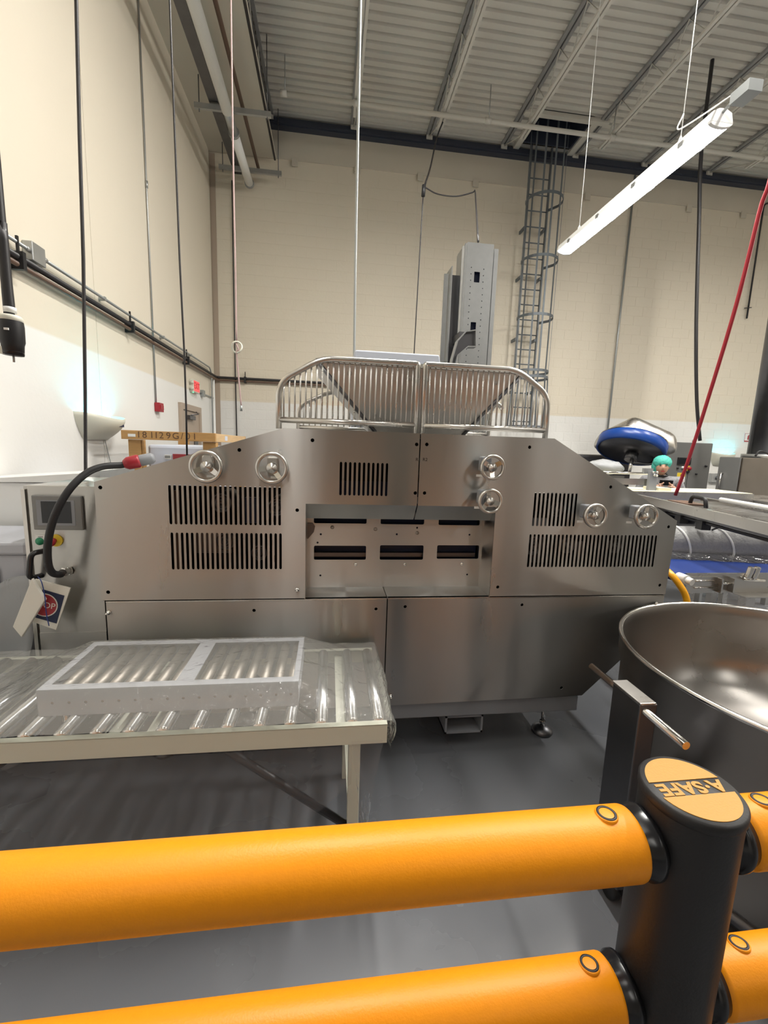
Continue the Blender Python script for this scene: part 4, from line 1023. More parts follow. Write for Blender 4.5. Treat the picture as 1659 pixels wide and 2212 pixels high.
# plastic wrap
from mathutils import noise as _nz
def wrap_h(x, y):
    dx = max(UX0-x, 0, x-UX1); dy = max(UY0-0.004-y, 0, y-UY1-0.004)
    d = math.hypot(dx*0.62, dy*1.15)
    n = _nz.noise(V(x*7, y*9, 0.3))*0.012+_nz.noise(V(x*22, y*18, 4.0))*0.005
    base = TZ+0.021
    return max(base+abs(n)*0.8, UZ1+0.008-d*0.62+(n*0.6 if d > 0.01 else abs(n)*0.25))
pw = thing('plastic_wrap', 'clear crinkled plastic sheet draped over the roller table', 'plastic sheet', (-0.6, 1.8, 0.1))
nx, ny = 120, 44; vs = []; fs = []
for i in range(nx+1):
    for j in range(ny+1):
        x = -2.0+(TX1+0.014+2.0)*i/nx; y = TY0-0.012+(TY1+0.024-TY0)*j/ny
        vs.append((x, y, wrap_h(x, y)))
for i in range(nx):
    for j in range(ny):
        a = i*(ny+1)+j
        x = vs[a][0]; y = vs[a][1]
        fs.append((a, a+ny+1, a+ny+2, a+1))
MB().add(vs, fs, True).build('top_sheet', m_film, pw)
vs = []; fs = []; nx, ny = 100, 22        # front skirt
for i in range(nx+1):
    x = -2.0+(0.10+2.0)*i/nx
    zb = 0.24+0.07*_nz.noise(V(x*2.2, 1.7, 0))+0.02*_nz.noise(V(x*9, 3.7, 0))+max(0, (x+0.12))*0.9
    for j in range(ny+1):
        f = j/ny; z = (TZ-0.075)*(1-f)+zb*f
        w = 0.028*f*_nz.noise(V(x*4.0, z*1.2, 5))+0.012*f*_nz.noise(V(x*13, z*2, 9))
        vs.append((x, TY0-0.010-0.008*f+min(w, 0.006) if w > 0 else TY0-0.010+w, z))
for i in range(nx):
    for j in range(ny):
        a = i*(ny+1)+j; fs.append((a, a+1, a+ny+2, a+ny+1))
MB().add(vs, fs, True).build('front_skirt', m_film2, pw)
vs = []; fs = []; nx, ny = 34, 14         # loose right end
for i in range(nx+1):
    y = TY0-0.012+(TY1-TY0+0.02)*i/nx
    for j in range(ny+1):
        f = j/ny; z = wrap_h(TX1+0.014, y)*(1-f)+(0.60+0.05*_nz.noise(V(y*6, 0, 2)))*f
        b = 0.022*math.sin(PI*min(f*1.2, 1))*(1+_nz.noise(V(y*8, z*9, 1)))
        vs.append((TX1+0.014+b, y, z))
for i in range(nx):
    for j in range(ny):
        a = i*(ny+1)+j; fs.append((a, a+1, a+ny+2, a+ny+1))
MB().add(vs, fs, True).build('end_flap', m_film, pw)
vs = []; fs = []; nx, ny = 8, 16          # hanging corner tail
for i in range(nx+1):
    for j in range(ny+1):
        f = j/ny; w = 0.10*(1-f)+0.02
        x = 0.215-w*(i/nx)-0.05*f+0.01*_nz.noise(V(i*0.9, j*0.5, 3)); y = TY0-0.014-0.012*math.sin(i*1.3+j*0.4)*f-0.006
        vs.append((x, y, (TZ-0.05)*(1-f)+0.29*f))
for i in range(nx):
    for j in range(ny):
        a = i*(ny+1)+j; fs.append((a, a+1, a+ny+2, a+ny+1))
MB().add(vs, fs, True).build('corner_tail', m_film2, pw)

# ================================================================== MIXING BOWL ON TROLLEY
BC = V(2.072, 1.440, 0); RB = 0.757; BZ = 0.90
bw = thing('mixing_bowl', 'large round stainless mixing bowl on a trolley at the right', 'mixing bowl', (BC.x, BC.y, 0))
prof = [(RB-0.002, 0.52), (RB-0.022, 0.55), (RB-0.020, BZ-0.125), (RB-0.004, BZ-0.105), (RB-0.002, BZ-0.012), (RB+0.003, BZ-0.006), (RB+0.001, BZ), (RB-0.010, BZ+0.002), (RB-0.016, BZ-0.006), (RB-0.018, BZ-0.06)]
outer = [(RB-0.05, 0.16), (RB-0.022, 0.20)]+prof[1:]
inner = [(RB-0.022, 0.75), (RB-0.045, 0.60), (RB-0.10, 0.47), (RB-0.20, 0.385), (RB-0.35, 0.345), (0.2, 0.36), (0.12, 0.40), (0.0001, 0.41)]
MB().lathe(outer+inner, BC, (0, 0, 1), 96).build('bowl', m_bowl, bw)
MB().lathe([(RB-0.014, BZ-0.002), (RB-0.008, BZ+0.0045), (RB, BZ+0.0045), (RB+0.0045, BZ-0.001), (RB+0.0045, BZ-0.010), (RB, BZ-0.014)], BC, (0, 0, 1), 96).build('rim', m_polish, bw)
MB().lathe([(0.0001, 0.10), (RB-0.06, 0.10), (RB-0.04, 0.13), (RB-0.05, 0.158), (0.0001, 0.158)], BC, (0, 0, 1), 64).build('trolley_base', m_dsteel, bw)
for a in (0.6, 2.4, 3.8, 5.4):
    c = BC+V(math.cos(a)*0.5, math.sin(a)*0.5, 0.05)
    MB().lathe([(0.0001, -0.016), (0.046, -0.016), (0.05, -0.01), (0.05, 0.01), (0.046, 0.016), (0.0001, 0.016)], c, (math.sin(a), -math.cos(a), 0), 20).build('castor', m_black, bw)
hx, hy0, hy1, hz = 1.128, 1.098, 1.597, 0.852
MB().tube([(hx, hy0, hz), (hx, hy1, hz)], 0.0135, 16).build('handle_bar', m_polish, bw)
MB().box(hx-0.024, hx+0.045, 1.275, 1.425, 0.11, hz+0.026).build('handle_post', m_dsteel, bw, bevel=0.005)
MB().box(hx-0.026, hx+0.036, 1.272, 1.428, hz+0.0262, hz+0.034).build('post_cap', m_steel2, bw, bevel=0.003)
MB().box(hx+0.02, 1.60, 1.29, 1.41, 0.06, 0.11).build('trolley_arm', m_dsteel, bw)
MB().box(hx+0.046, hx+0.16, 1.31, 1.39, 0.50, 0.56).build('post_bracket', m_dsteel, bw)
MB().lathe([(0.0001, -0.016), (0.046, -0.016), (0.05, -0.01), (0.05, 0.01), (0.046, 0.016), (0.0001, 0.016)], (hx+0.01, 1.35, 0.05), (1, 0, 0), 20).build('castor', m_black, bw)

# ================================================================== LEFT OF THE MACHINE
cr_ = thing('wooden_crate', 'open pine crate frame with 181129G/01 written on the top beam', 'crate', (-1.6, 5.4, 0))
CX0, CX1, CY0, CY1 = -2.050, -1.154, 4.60, 6.20
for x in (CX0+0.045, CX1-0.125):
    for y in (CY0+0.04, CY1-0.12): MB().box(x, x+0.12, y, y+0.09, 0.12, 1.745).build('upright', m_wood, cr_, bevel=0.004)
for y in (CY0, CY1-0.04): MB().box(CX0, CX1, y, y+0.04, 1.747, 1.835).build('top_beam', m_wood, cr_, bevel=0.003)
for x in (CX0, CX1-0.04): MB().box(x, x+0.04, CY0+0.042, CY1-0.042, 1.747, 1.832).build('top_beam', m_wood2, cr_, bevel=0.003)
for x in (CX0+0.045, CX1-0.125): MB().box(x+0.124 if x < -1.6 else x-0.012, x+0.134 if x < -1.6 else x-0.002, CY0+0.05, CY0+0.12, 0.12, 1.745).build('batten', m_wood, cr_)
for k in range(9): MB().box(CX0, CX1, CY0+0.175*k, CY0+0.175*k+0.15, 0.10, 0.12).build('floor_board', m_wood, cr_)
for x in (CX0, -1.65, CX1-0.1): MB().box(x, x+0.1, CY0, CY1-0.05, 0, 0.10).build('skid', m_wood, cr_)
for tx, xo in zip('181129G/01', (-1.885, -1.83, -1.762, -1.72, -1.672, -1.605, -1.535, -1.475, -1.42, -1.355)):
    link('lettering', text_mesh(tx, 0.088, 0.001, lambda x, y, h, xo=xo: V(xo+x*1.06, CY0-0.001+h, 1.792+y)), m_ink, cr_)
MB().box(-1.985, -1.915, CY0-0.003, CY0-0.001, 1.772, 1.80).build('sticker', m_white, cr_)
MB().box(CX1+0.0005, CX1+0.002, 5.0, 5.12, 1.765, 1.815).build('sticker', m_bluew, cr_)
ld = thing('wrapped_load', 'grey-white plastic wrapped load with a red panel inside the crate', 'wrapped load', (-1.6, 5.4, 0.12))
MB().box(CX0+0.18, CX1-0.14, CY0+0.15, CY1-0.2, 0.121, 1.70, 0.03).build('load', m_bluew, ld)
MB().box(-1.62, -1.20, CY0+0.140, CY0+0.1495, 1.35, 1.61).build('red_panel', m_redp, ld)
MB().box(-1.70, -1.635, CY0+0.140, CY0+0.1495, 1.555, 1.60).build('barcode_label', m_white, ld)
for k in range(6): MB().box(-1.695+k*0.009, -1.695+k*0.009+0.004, CY0+0.1385, CY0+0.1398, 1.565, 1.592).build('barcode_line', m_black, ld)
sw = thing('wrapped_pallet', 'cloudy white wrapped stack on a pallet left of the pine crate', 'wrapped load', (-2.1, 4.2, 0))
MB().box(-2.33, -2.06, 3.75, 4.35, 0.12, 1.40, 0.03).build('load', m_bluew, sw)
MB().box(-2.33, -2.06, 3.75, 4.35, 0, 0.12).build('pallet', m_wood, sw)

fr = thing('white_cabinet', 'white cabinet with a sloping lid behind the operator cabinet', 'cabinet', (-1.9, 3.2, 0))
MB().box(-2.33, -1.575, 2.98, 3.50, 0, 1.452).build('body', m_white, fr, bevel=0.006)
MB().prism([(-2.34, 2.955, 1.4525), (-1.583, 2.955, 1.4605), (-1.580, 2.955, 1.523), (-2.34, 2.955, 1.458)], (0, 0.56, 0)).build('lid', m_white, fr, bevel=0.003)
MB().prism([(-1.578, 2.955, 1.462), (-1.46, 2.955, 1.48), (-1.455, 2.955, 1.540), (-1.578, 2.955, 1.524)], (0, 0.5, 0)).build('lid_end', m_galv, fr)
tt = thing('storage_tote', 'grey-blue plastic tote standing left of the operator cabinet', 'tote', (-1.85, 2.7, 0))
MB().box(-2.25, -1.60, 2.45, 2.90, 0.0, 1.12, 0.015).build('body', m_alu, tt)
MB().box(-2.27, -1.585, 2.43, 2.915, 1.12, 1.19, 0.015).build('lid', m_alu, tt)
for k in range(4): MB().box(-2.2+k*0.15, -2.185+k*0.15, 2.438, 2.4495, 0.2, 1.05).build('rib', m_alu, tt)
vs = []; fs = []; nx, ny = 24, 24
for i in range(nx+1):
    for j in range(ny+1):
        f, g = i/nx, j/ny
        x = -2.25+0.72*f; z = 1.02*(1-g)+0.10*g-0.22*(1-f)*0+0.05*_nz.noise(V(f*4, g*4, 2))-0.32*(f < 0)*f
        z -= (0.30*(1-f))*(1-g)*0.6
        y = 2.40-0.22*g+0.05*_nz.noise(V(f*5, g*5, 7))
        vs.append((x, min(y, 2.425), z))
for i in range(nx):
    for j in range(ny):
        a = i*(ny+1)+j; fs.append((a, a+1, a+ny+2, a+ny+1))
o = tag(MB().add(vs, fs, True).build('grey_sheet', m_wrapg), 'loose grey plastic sheet bunched left of the operator cabinet', 'plastic sheet')
sm = o.modifiers.new('thick', 'SOLIDIFY'); sm.thickness = 0.003
# ================================================================== RIGHT BACKGROUND
# ---- low blue belt conveyor leaving the machine
bc = thing('belt_conveyor', 'low conveyor with a blue belt leaving the machine on the right', 'conveyor', (3.4, 3.1, 0))
KX0, KX1, KY0, KY1, KZ = 2.36, 6.2, 2.60, 3.62, 0.95
MB().box(KX0+0.05, KX1, KY0+0.012, KY1-0.012, KZ-0.012, KZ).build('belt', m_blue, bc)
MB().tube([(KX0+0.05, KY0+0.012, KZ-0.03), (KX0+0.05, KY1-0.012, KZ-0.03)], 0.028, 16).build('nose_roller', m_blue, bc)
MB().box(KX0+0.11, KX1, KY0-0.006, KY0+0.010, KZ-0.135, KZ+0.006).build('side_frame', m_steel2, bc)
MB().box(KX0+0.11, KX1, KY1-0.010, KY1+0.006, KZ-0.135, KZ+0.006).build('side_frame', m_steel2, bc)
MB().box(KX0+0.10, KX0+0.34, KY0-0.020, KY0-0.007, KZ-0.115, KZ-0.015).build('tension_plate', m_steel2, bc)
for z in (KZ-0.04, KZ-0.09):
    MB().tube([(KX0+0.16, KY0-0.028, z), (KX0+0.30, KY0-0.028, z)], 0.005, 8).build('tension_bolt', m_polish, bc)
MB().box(KX0+0.335, KX0+0.347, KY0-0.06, KY0-0.007, KZ-0.12, KZ-0.02).build('stop_tab', m_steel2, bc)
MB().box(KX0+0.44, KX0+0.452, KY0-0.05, KY0-0.007, KZ-0.12, KZ-0.02).build('stop_tab', m_steel2, bc)
MB().tube([(KX0+0.345, KY0-0.03, KZ-0.06), (KX0+0.45, KY0-0.03, KZ-0.06)], 0.009, 8).build('stud', m_polish, bc)
MB().tube([(KX0+0.05, KY0-0.075, KZ-0.018), (KX0+0.05, KY0+0.0, KZ-0.018)], 0.032, 18).build('roller_bearing', m_white, bc)
MB().tube([(KX0+0.058, KY0-0.11, KZ-0.024), (KX0+0.05, KY0-0.075, KZ-0.018)], 0.024, 18).build('bearing_cap', m_white, bc)
for x in (2.94, 2.99):
    MB().obox((x, KY0-0.02, KZ+0.015), (0.035, 0.03, 0.09), Matrix.Rotation(0.25, 3, 'Y'), 0.008).build('clamp', m_polish, bc)
MB().tube([(2.90, KY0-0.02, KZ-0.03), (3.06, KY0-0.03, KZ-0.04)], 0.011, 8).build('clamp_bolt', m_polish, bc)
MB().box(2.85, KX1, KY0-0.10, KY0-0.005, KZ-0.143, KZ-0.136).build('drip_flange', m_steel2, bc)
for x in (3.02, 5.6):
    for y in (KY0+0.04, KY1-0.10): MB().box(x, x+0.075, y, y+0.06, 0, KZ-0.143).build('leg', m_steel2, bc)
yh = thing('yellow_hose', 'thick yellow hose dropping between the machine and the blue belt', 'hose', (2.45, 2.5, 0))
MB().tube(smoothline([at(1432, 1226, Y=2.62), at(1450, 1241, Y=2.52), at(1468, 1264, Y=2.47), at(1481, 1288, Y=2.44), at(1487, 1320, Y=2.42), V(2.42, 2.41, 0.5), V(2.42, 2.40, 0.03)], 8), 0.021, 14).build('hose', m_hose, yh)
cord('floor_cable', 'thin black cable lying on the floor under the blue conveyor', [V(2.2, 3.3, 0.03), V(2.5, 3.25, 0.012), V(2.9, 3.3, 0.012), V(3.3, 3.2, 0.012), V(4.2, 3.3, 0.012)], 0.01, m_black)

# ---- padded roll wrapped in clear strap lying on the belt
rl_ = thing('foam_roll', 'long grey foam roll bound with clear strapping on the blue belt', 'roll', (3.1, 3.05, KZ))
ra, rb = V(2.50, 3.23, KZ+0.122), V(4.6, 2.80, KZ+0.122); rd = (rb-ra).normalized(); RR = 0.12
def rollprof():
    pr = [(0.0001, 0.0), (RR*0.8, 0.0), (RR, 0.03)]
    L_ = (rb-ra).length; n = 24
    for k in range(n): pr.append((RR*(1+0.02*math.sin(k*1.7)), 0.03+L_*0.97*(k+1)/n))
    return pr+[(0.0001, pr[-1][1])]
MB().lathe(rollprof(), ra, rd, 32).build('roll', m_foam, rl_)
e1 = V(0, 0, 1); e2 = rd.cross(e1)
sp = [ra+rd*(0.10+2.0*k/200)+(e1*math.cos(k*0.19+2.2)+e2*math.sin(k*0.19+2.2))*(RR*1.04) for k in range(200)]
MB().tube(sp, 0.0085, 6).build('strapping', m_white, rl_)
vs = []; fs = []
for i in range(31):
    for j in range(7):
        f, g = i/30, j/6
        p = ra+rd*(0.15+1.9*f); w = 0.05+0.22*g*0.7
        vs.append(V(p.x, p.y-0.04-w*0.85, KZ+0.004+0.012*abs(_nz.noise(V(f*9, g*4, 1)))+0.05*(1-g)**2))
for i in range(30):
    for j in range(6):
        a = i*7+j; fs.append((a, a+1, a+8, a+7))
MB().add(vs, fs, True).build('wrap_edge', m_film, rl_)

# ---- raised slatted conveyor
uc = thing('slat_conveyor', 'raised stainless slat conveyor with a black handle above the blue belt', 'conveyor', (3.4, 3.6, 0))
ZU = 1.36
A0, A1 = at(1385, 1070, Z=ZU), at(1680, 1135, Z=ZU)
B0, B1 = at(1500, 1066, Z=ZU), at(1680, 1102, Z=ZU)
ld_ = (A1-A0).normalized(); ln_ = V(-ld_.y, ld_.x, 0)
if ln_.x < 0: ln_ = -ln_
Rl = Matrix((ld_, ln_, V(0, 0, 1))).transposed(); LL = (A1-A0).length+0.15
WU = 0.62
def ub(l0, l1, w0, w1, z0, z1, name, m_, par=uc, ch=0):
    c = A0+ld_*(l0+l1)/2+ln_*(w0+w1)/2; c.z = (z0+z1)/2
    return MB().obox(c, (abs(l1-l0), abs(w1-w0), z1-z0), Rl, ch).build(name, m_, par)
ub(-0.1, LL, 0, 0.03, ZU-0.075, ZU, 'side_rail', m_steel2)
ub(-0.1, LL, 0.04, 0.055, ZU-0.10, ZU-0.03, 'guide_rail', m_dsteel)
ub(-0.1, LL, WU, WU+0.03, ZU-0.075, ZU, 'side_rail', m_steel2)
k = 0; l = 0.15
while l < LL-0.05:
    ub(l, l+0.018, 0.056, WU-0.002, ZU-0.03, ZU-0.018, 'slat', m_steel2); l += 0.045
tp = A0+ld_*0.3+ln_*(WU-0.06); tq = A0+ld_*LL+ln_*(WU-0.06)
MB().tube([V(tp.x, tp.y, ZU+0.018), V(tq.x, tq.y, ZU+0.018)], 0.020, 12).build('guide_tube', m_white, uc)
hc = A0+ld_*0.62+ln_*0.18; a1 = ld_*0.115
MB().tube(arcpts([V(hc.x, hc.y, ZU-0.02)-a1, V(hc.x, hc.y, ZU+0.055)-a1*0.8, V(hc.x, hc.y, ZU+0.055)+a1*0.8, V(hc.x, hc.y, ZU-0.02)+a1], 0.03), 0.016, 10).build('handle', m_black, uc)
ub(0.30, 0.62, 0.10, 0.26, ZU-0.017, ZU-0.005, 'cover_plate', m_brown)
# drive box, brackets, cylinders under it
ub(-0.10, 0.75, 0.10, 0.30, ZU-0.33, ZU-0.12, 'drive_box', m_dsteel)
ub(1.30, 1.60, 0.30, 0.50, ZU-0.21, ZU-0.11, 'drive_box', m_dsteel)
for l in (0.1, 0.35, 0.6, 0.9): ub(l, l+0.08, 0.02, 0.09, ZU-0.17, ZU-0.10, 'sensor', m_black)
c1_ = A0+ld_*0.1+ln_*0.05; c2_ = A0+ld_*1.9+ln_*0.05
MB().tube([V(c1_.x, c1_.y, ZU-0.115), V(c2_.x, c2_.y, ZU-0.115)], 0.012, 8).build('air_line', m_black, uc)
MB().tube(smoothline([V(c1_.x, c1_.y, ZU-0.12), V(c1_.x+0.05, c1_.y-0.25, ZU-0.24), V(c1_.x+0.0, c1_.y-0.55, ZU-0.26), V(c1_.x-0.1, c1_.y-0.9, ZU-0.13)], 8), 0.007, 6).build('cable', m_black, uc)
for w, l in ((0.015, 0.0), (WU+0.015, 0.0), (WU+0.015, 0.25), (0.015, 0.25)):
    c = A0+ld_*l+ln_*w; MB().box(c.x-0.03, c.x+0.03, c.y-0.03, c.y+0.03, 0, ZU-0.076).build('leg', m_steel2, uc)
tp = at(1540, 1130, Y=4.3); 
wr = thing('white_rail', 'white tubular rail seen under the slat conveyor', 'rail', (tp.x, 4.3, 0))
MB().tube([at(1532, 1127, Y=4.4), at(1640, 1130, Y=4.4)], 0.022, 10).build('tube', m_white, wr)
for u in (1536, 1630):
    p = at(u, 1128, Y=4.4); MB().tube([(p.x, p.y, 0), (p.x, p.y, p.z)], 0.02, 8).build('post', m_white, wr)
t = thing('red_valve', 'red T-shaped valve handle hanging under the slat conveyor', 'valve', at(1578, 1128, Y=3.0))
MB().tube([V(at(1582, 1110, Y=3.0).x, 3.0, ZU-0.031), at(1583, 1128, Y=3.0)], 0.016, 8).build('stem', m_red, t)
MB().tube([at(1567, 1134, Y=3.0), at(1583, 1128, Y=3.0), at(1594, 1129, Y=3.0)], 0.014, 8).build('handle', m_red, t)

# ---- cream belt table further back
ct = thing('cream_belt_table', 'steel table with a cream belt and guide rails in front of the person', 'conveyor', (3.8, 4.6, 0))
GX0, GX1, GY0, GY1, GZ = 2.75, 4.75, 4.28, 4.80, 1.375
MB().box(GX0, GX1, GY0, GY1, GZ-0.02, GZ).build('belt', m_belt, ct)
MB().box(GX0, GX1, GY0-0.02, GY0-0.001, GZ-0.10, GZ-0.005).build('side_frame', m_steel2, ct)
MB().box(GX0, GX1, GY1+0.001, GY1+0.02, GZ-0.10, GZ-0.005).build('side_frame', m_steel2, ct)
for x in (GX0+0.05, GX1-0.15):
    for y in (GY0+0.02, GY1-0.08): MB().box(x, x+0.06, y, y+0.06, 0, GZ-0.021).build('leg', m_steel2, ct)
p0, p1 = at(1322, 1021, Y=4.45), at(1402, 1024, Y=4.45)
MB().tube([(p0.x-0.3, 4.45, p0.z), (p1.x, 4.45, p0.z)], 0.014, 10).build('guide_bar', m_polish, ct)
MB().box(p0.x-0.3, p1.x, 4.44, 4.46, p0.z-0.13, p0.z-0.06).build('guide_plate', m_steel2, ct)
pp = at(1411, 1018, Y=4.40)
MB().box(pp.x-0.045, pp.x+0.045, 4.38, 4.42, GZ, pp.z+0.0).build('guide_post', m_greym, ct)
MB().box(pp.x-0.09, pp.x+0.02, 4.425, 4.46, pp.z-0.03, pp.z+0.03).build('guide_clamp', m_galv, ct)
for dx, dz in ((-0.015, 0.02), (0.03, 0.02), (0.0, -0.01), (0.03, -0.015)):
    MB().lathe([(0.012, 0), (0.012, 0.012), (0.0001, 0.014)], (pp.x+dx, 4.38, pp.z+dz-0.03), (0, -1, 0), 10).build('knob', m_polish, ct)
MB().box(pp.x+0.06, pp.x+0.22, 4.36, 4.60, GZ+0.001, GZ+0.032).build('product_box', m_belt, ct)
MB().box(4.76, 5.6, 4.1, 4.9, 1.25, 1.30).build('side_tray', m_steel2, ct)
MB().box(5.3, 5.36, 4.4, 4.46, 0, 1.249).build('leg', m_steel2, ct)

# ---- spiral mixer with raised blue-ringed head
mx = thing('spiral_mixer', 'stainless mixer with its blue-ringed head tilted up', 'mixer', (4.1, 6.2, 0))
mc = at(1360, 976, Y=6.2)
nrm = V(-0.366, -0.251, -0.887).normalized()         # underside faces down and forward
RM = 0.485
MB().lathe([(RM-0.03, -0.01), (RM, 0.0), (RM, 0.15), (RM-0.012, 0.16), (RM-0.03, 0.15), (RM-0.03, -0.01)], mc, -nrm, 48).build('blue_ring', m_ring, mx)
MB().lathe([(0.0001, 0.0), (RM-0.031, 0.0), (RM-0.031, 0.05), (0.0001, 0.05)], mc, -nrm, 48).build('underside', m_dsteel, mx)
MB().lathe([(RM-0.005, 0.161), (RM-0.005, 0.175), (RM-0.06, 0.20), (0.0001, 0.21)], mc, -nrm, 48).build('head_skirt', m_steel2, mx)
up_ = -nrm; a_x = V(1, 0, 0); a_x = (a_x-up_*a_x.dot(up_)).normalized(); a_y = up_.cross(a_x)
bm = bmesh.new(); bmesh.ops.create_cube(bm, size=1.0)
for v in bm.verts:
    s_ = 0.86 if v.co.z > 0 else 1.0
    v.co = Vector((v.co.x*0.92*s_+0.14, v.co.y*1.00*s_+0.18, v.co.z*0.36))
bmesh.ops.bevel(bm, geom=bm.edges[:], offset=0.13, segments=4, profile=0.5, affect='EDGES')
Rm = Matrix((a_x, a_y, up_)).transposed(); hd = MB(); bm.verts.index_update()
hd.add([mc+up_*0.30+Rm@v.co for v in bm.verts], [[v.index for v in f.verts] for f in bm.faces], True); bm.free()
hd.build('head', m_steel2, mx)
MB().box(4.15, 5.25, 6.95, 7.8, 0, 1.75, 0.05).build('body', m_dsteel, mx)
MB().tube([mc+nrm*0.0+V(0.05, 0, -0.02), mc+nrm*0.12+V(0.05, 0, -0.02)], 0.09, 16).build('hub', m_dsteel, mx)
MB().tube([mc+V(0.02, -0.05, -0.04), mc+V(-0.10, -0.18, -0.32)], 0.024, 10).build('hook_shaft', m_polish, mx)
MB().tube(arcpts([mc+V(0.0, -0.1, -0.16), mc+V(0.25, -0.15, -0.18), mc+V(0.35, -0.1, -0.12)], 0.06), 0.02, 8).build('breaker_bar', m_dsteel, mx)
MB().lathe([(0.0001, 0.03), (0.5, 0.03), (0.53, 0.1), (0.53, 0.95), (0.515, 0.95), (0.515, 0.12), (0.0001, 0.1)], (4.50, 6.28, 0.25), (0, 0, 1), 40).build('bowl', m_bowl, mx)
MB().lathe([(0.0001, 0.0), (0.4, 0.0), (0.4, 0.28), (0.0001, 0.28)], (4.50, 6.28, 0.0), (0, 0, 1), 32).build('bowl_base', m_dsteel, mx)
gb = thing('rubbish_bag', 'crumpled clear bag of material behind the right cover slope', 'bag', at(1300, 1040, Y=5.0))
bm = bmesh.new(); bmesh.ops.create_icosphere(bm, subdivisions=3, radius=1)
p = at(1305, 1010, Y=5.0)
for v in bm.verts:
    k = 1+0.18*_nz.noise(v.co*2.3); v.co = Vector((v.co.x*0.24*k, v.co.y*0.18*k, v.co.z*0.10*k))+p
bm.verts.index_update()
MB().add([v.co.copy() for v in bm.verts], [[v.index for v in f.verts] for f in bm.faces], True).build('bag', m_wrapg, gb); bm.free()
MB().box(p.x-0.25, p.x+0.2, 4.88, 5.14, 0, p.z-0.09).build('stand', m_dsteel, gb)

# ---- tall grey control cabinet
YK = 6.8
kc_ = thing('control_cabinet', 'tall grey two-door control cabinet behind the person', 'cabinet', (6.18, 7.1, 0))
k0, k1 = at(1441, 954, Y=YK), at(1541, 960, Y=YK); ks = at(1495, 957, Y=YK).x
KT = 2.01
MB().box(k0.x, k1.x, YK+0.02, YK+0.27, 0, KT).build('body', m_cab, kc_)
MB().box(k0.x+0.006, ks-0.004, YK, YK+0.019, 0.1, KT-0.006).build('door', m_cab, kc_, bevel=0.004)
MB().box(ks+0.004, k1.x-0.006, YK, YK+0.019, 0.1, KT-0.006).build('door', m_cab, kc_, bevel=0.004)
MB().box(ks-0.004, ks+0.004, YK+0.004, YK+0.018, 0.1, KT-0.006).build('door_gap', m_void, kc_)
def kx_(u, v): p = at(u, v, Y=YK); return p.x, p.z
a = kx_(1464, 988); b = kx_(1490, 1004)
s_ = MB().box(a[0], b[0], YK-0.02, YK, b[1], a[1]).build('screen_bezel', m_black, kc_)
MB().box(a[0]+0.02, b[0]-0.02, YK-0.022, YK-0.02, b[1]+0.02, a[1]-0.02).build('screen', m_screen, s_)
for (u, v), m2, r in (((1463, 1011), m_black, 0.016), ((1474, 1010), m_white, 0.022), ((1485, 1019), m_black, 0.024), ((1503, 1024), m_black, 0.015), ((1524, 1007), m_black, 0.018)):
    x, z = kx_(u, v); MB().lathe([(r, 0), (r, 0.02), (r*0.7, 0.03), (0.0001, 0.03)], (x, YK, z), (0, -1, 0), 14).build('knob', m2, kc_)
x, z = kx_(1486, 1012)
s_ = MB().disc((x, YK-0.004, z), 0.05, (0, 1, 0), 24, 0.006).build('stop_collar', m_ylab, kc_)
MB().lathe([(0.02, 0), (0.02, 0.02), (0.034, 0.03), (0.03, 0.045), (0.0001, 0.048)], (x, YK-0.007, z), (0, -1, 0), 18).build('stop_button', m_red, s_)
a = kx_(1463, 1021); b = kx_(1478, 1042)
MB().box(a[0], b[0], YK-0.003, YK-0.0005, b[1], a[1]).build('warning_label', m_white, kc_)
MB().box(a[0], b[0], YK-0.0045, YK-0.003, a[1]-0.065, a[1]).build('label_header', m_ylab, kc_)
cxm = (a[0]+b[0])/2
MB().prism([(cxm-0.022, YK-0.0055, a[1]-0.05), (cxm+0.022, YK-0.0055, a[1]-0.05), (cxm, YK-0.0055, a[1]-0.012)], (0, 0.0008, 0)).build('label_symbol', m_black, kc_)
for k in range(4): MB().box(a[0]+0.012, b[0]-0.02-0.012*(k % 2), YK-0.0045, YK-0.003, b[1]+0.015+0.022*k, b[1]+0.025+0.022*k).build('label_line', m_redp, kc_)
for u in (1453, 1513):
    x = kx_(u, 955)[0]; MB().tube([(x+0.03*math.cos(q), YK+0.14, KT+0.032+0.03*math.sin(q)) for q in [2*PI*i/14 for i in range(14)]], 0.006, 6, closed=True).build('lifting_eye', m_galv, kc_)
MB().box(k0.x, k1.x, YK+0.03, YK+0.5, -0.0, 0.099)
eb = thing('socket_box', 'small grey socket box on the side wall right of the grey cabinet', 'electrical box', at(1540, 1038, Y=YB))
p = at(1541, 1032, Y=YB); MB().box(p.x-0.14, p.x+0.14, YB-0.09, YB-0.002, p.z-0.11, p.z+0.11, 0.01).build('box', m_galv, eb)
MB().lathe([(0.05, 0), (0.05, 0.03), (0.0001, 0.03)], (p.x+0.02, YB-0.09, p.z), (0, -1, 0), 14).build('socket', m_dsteel, eb)

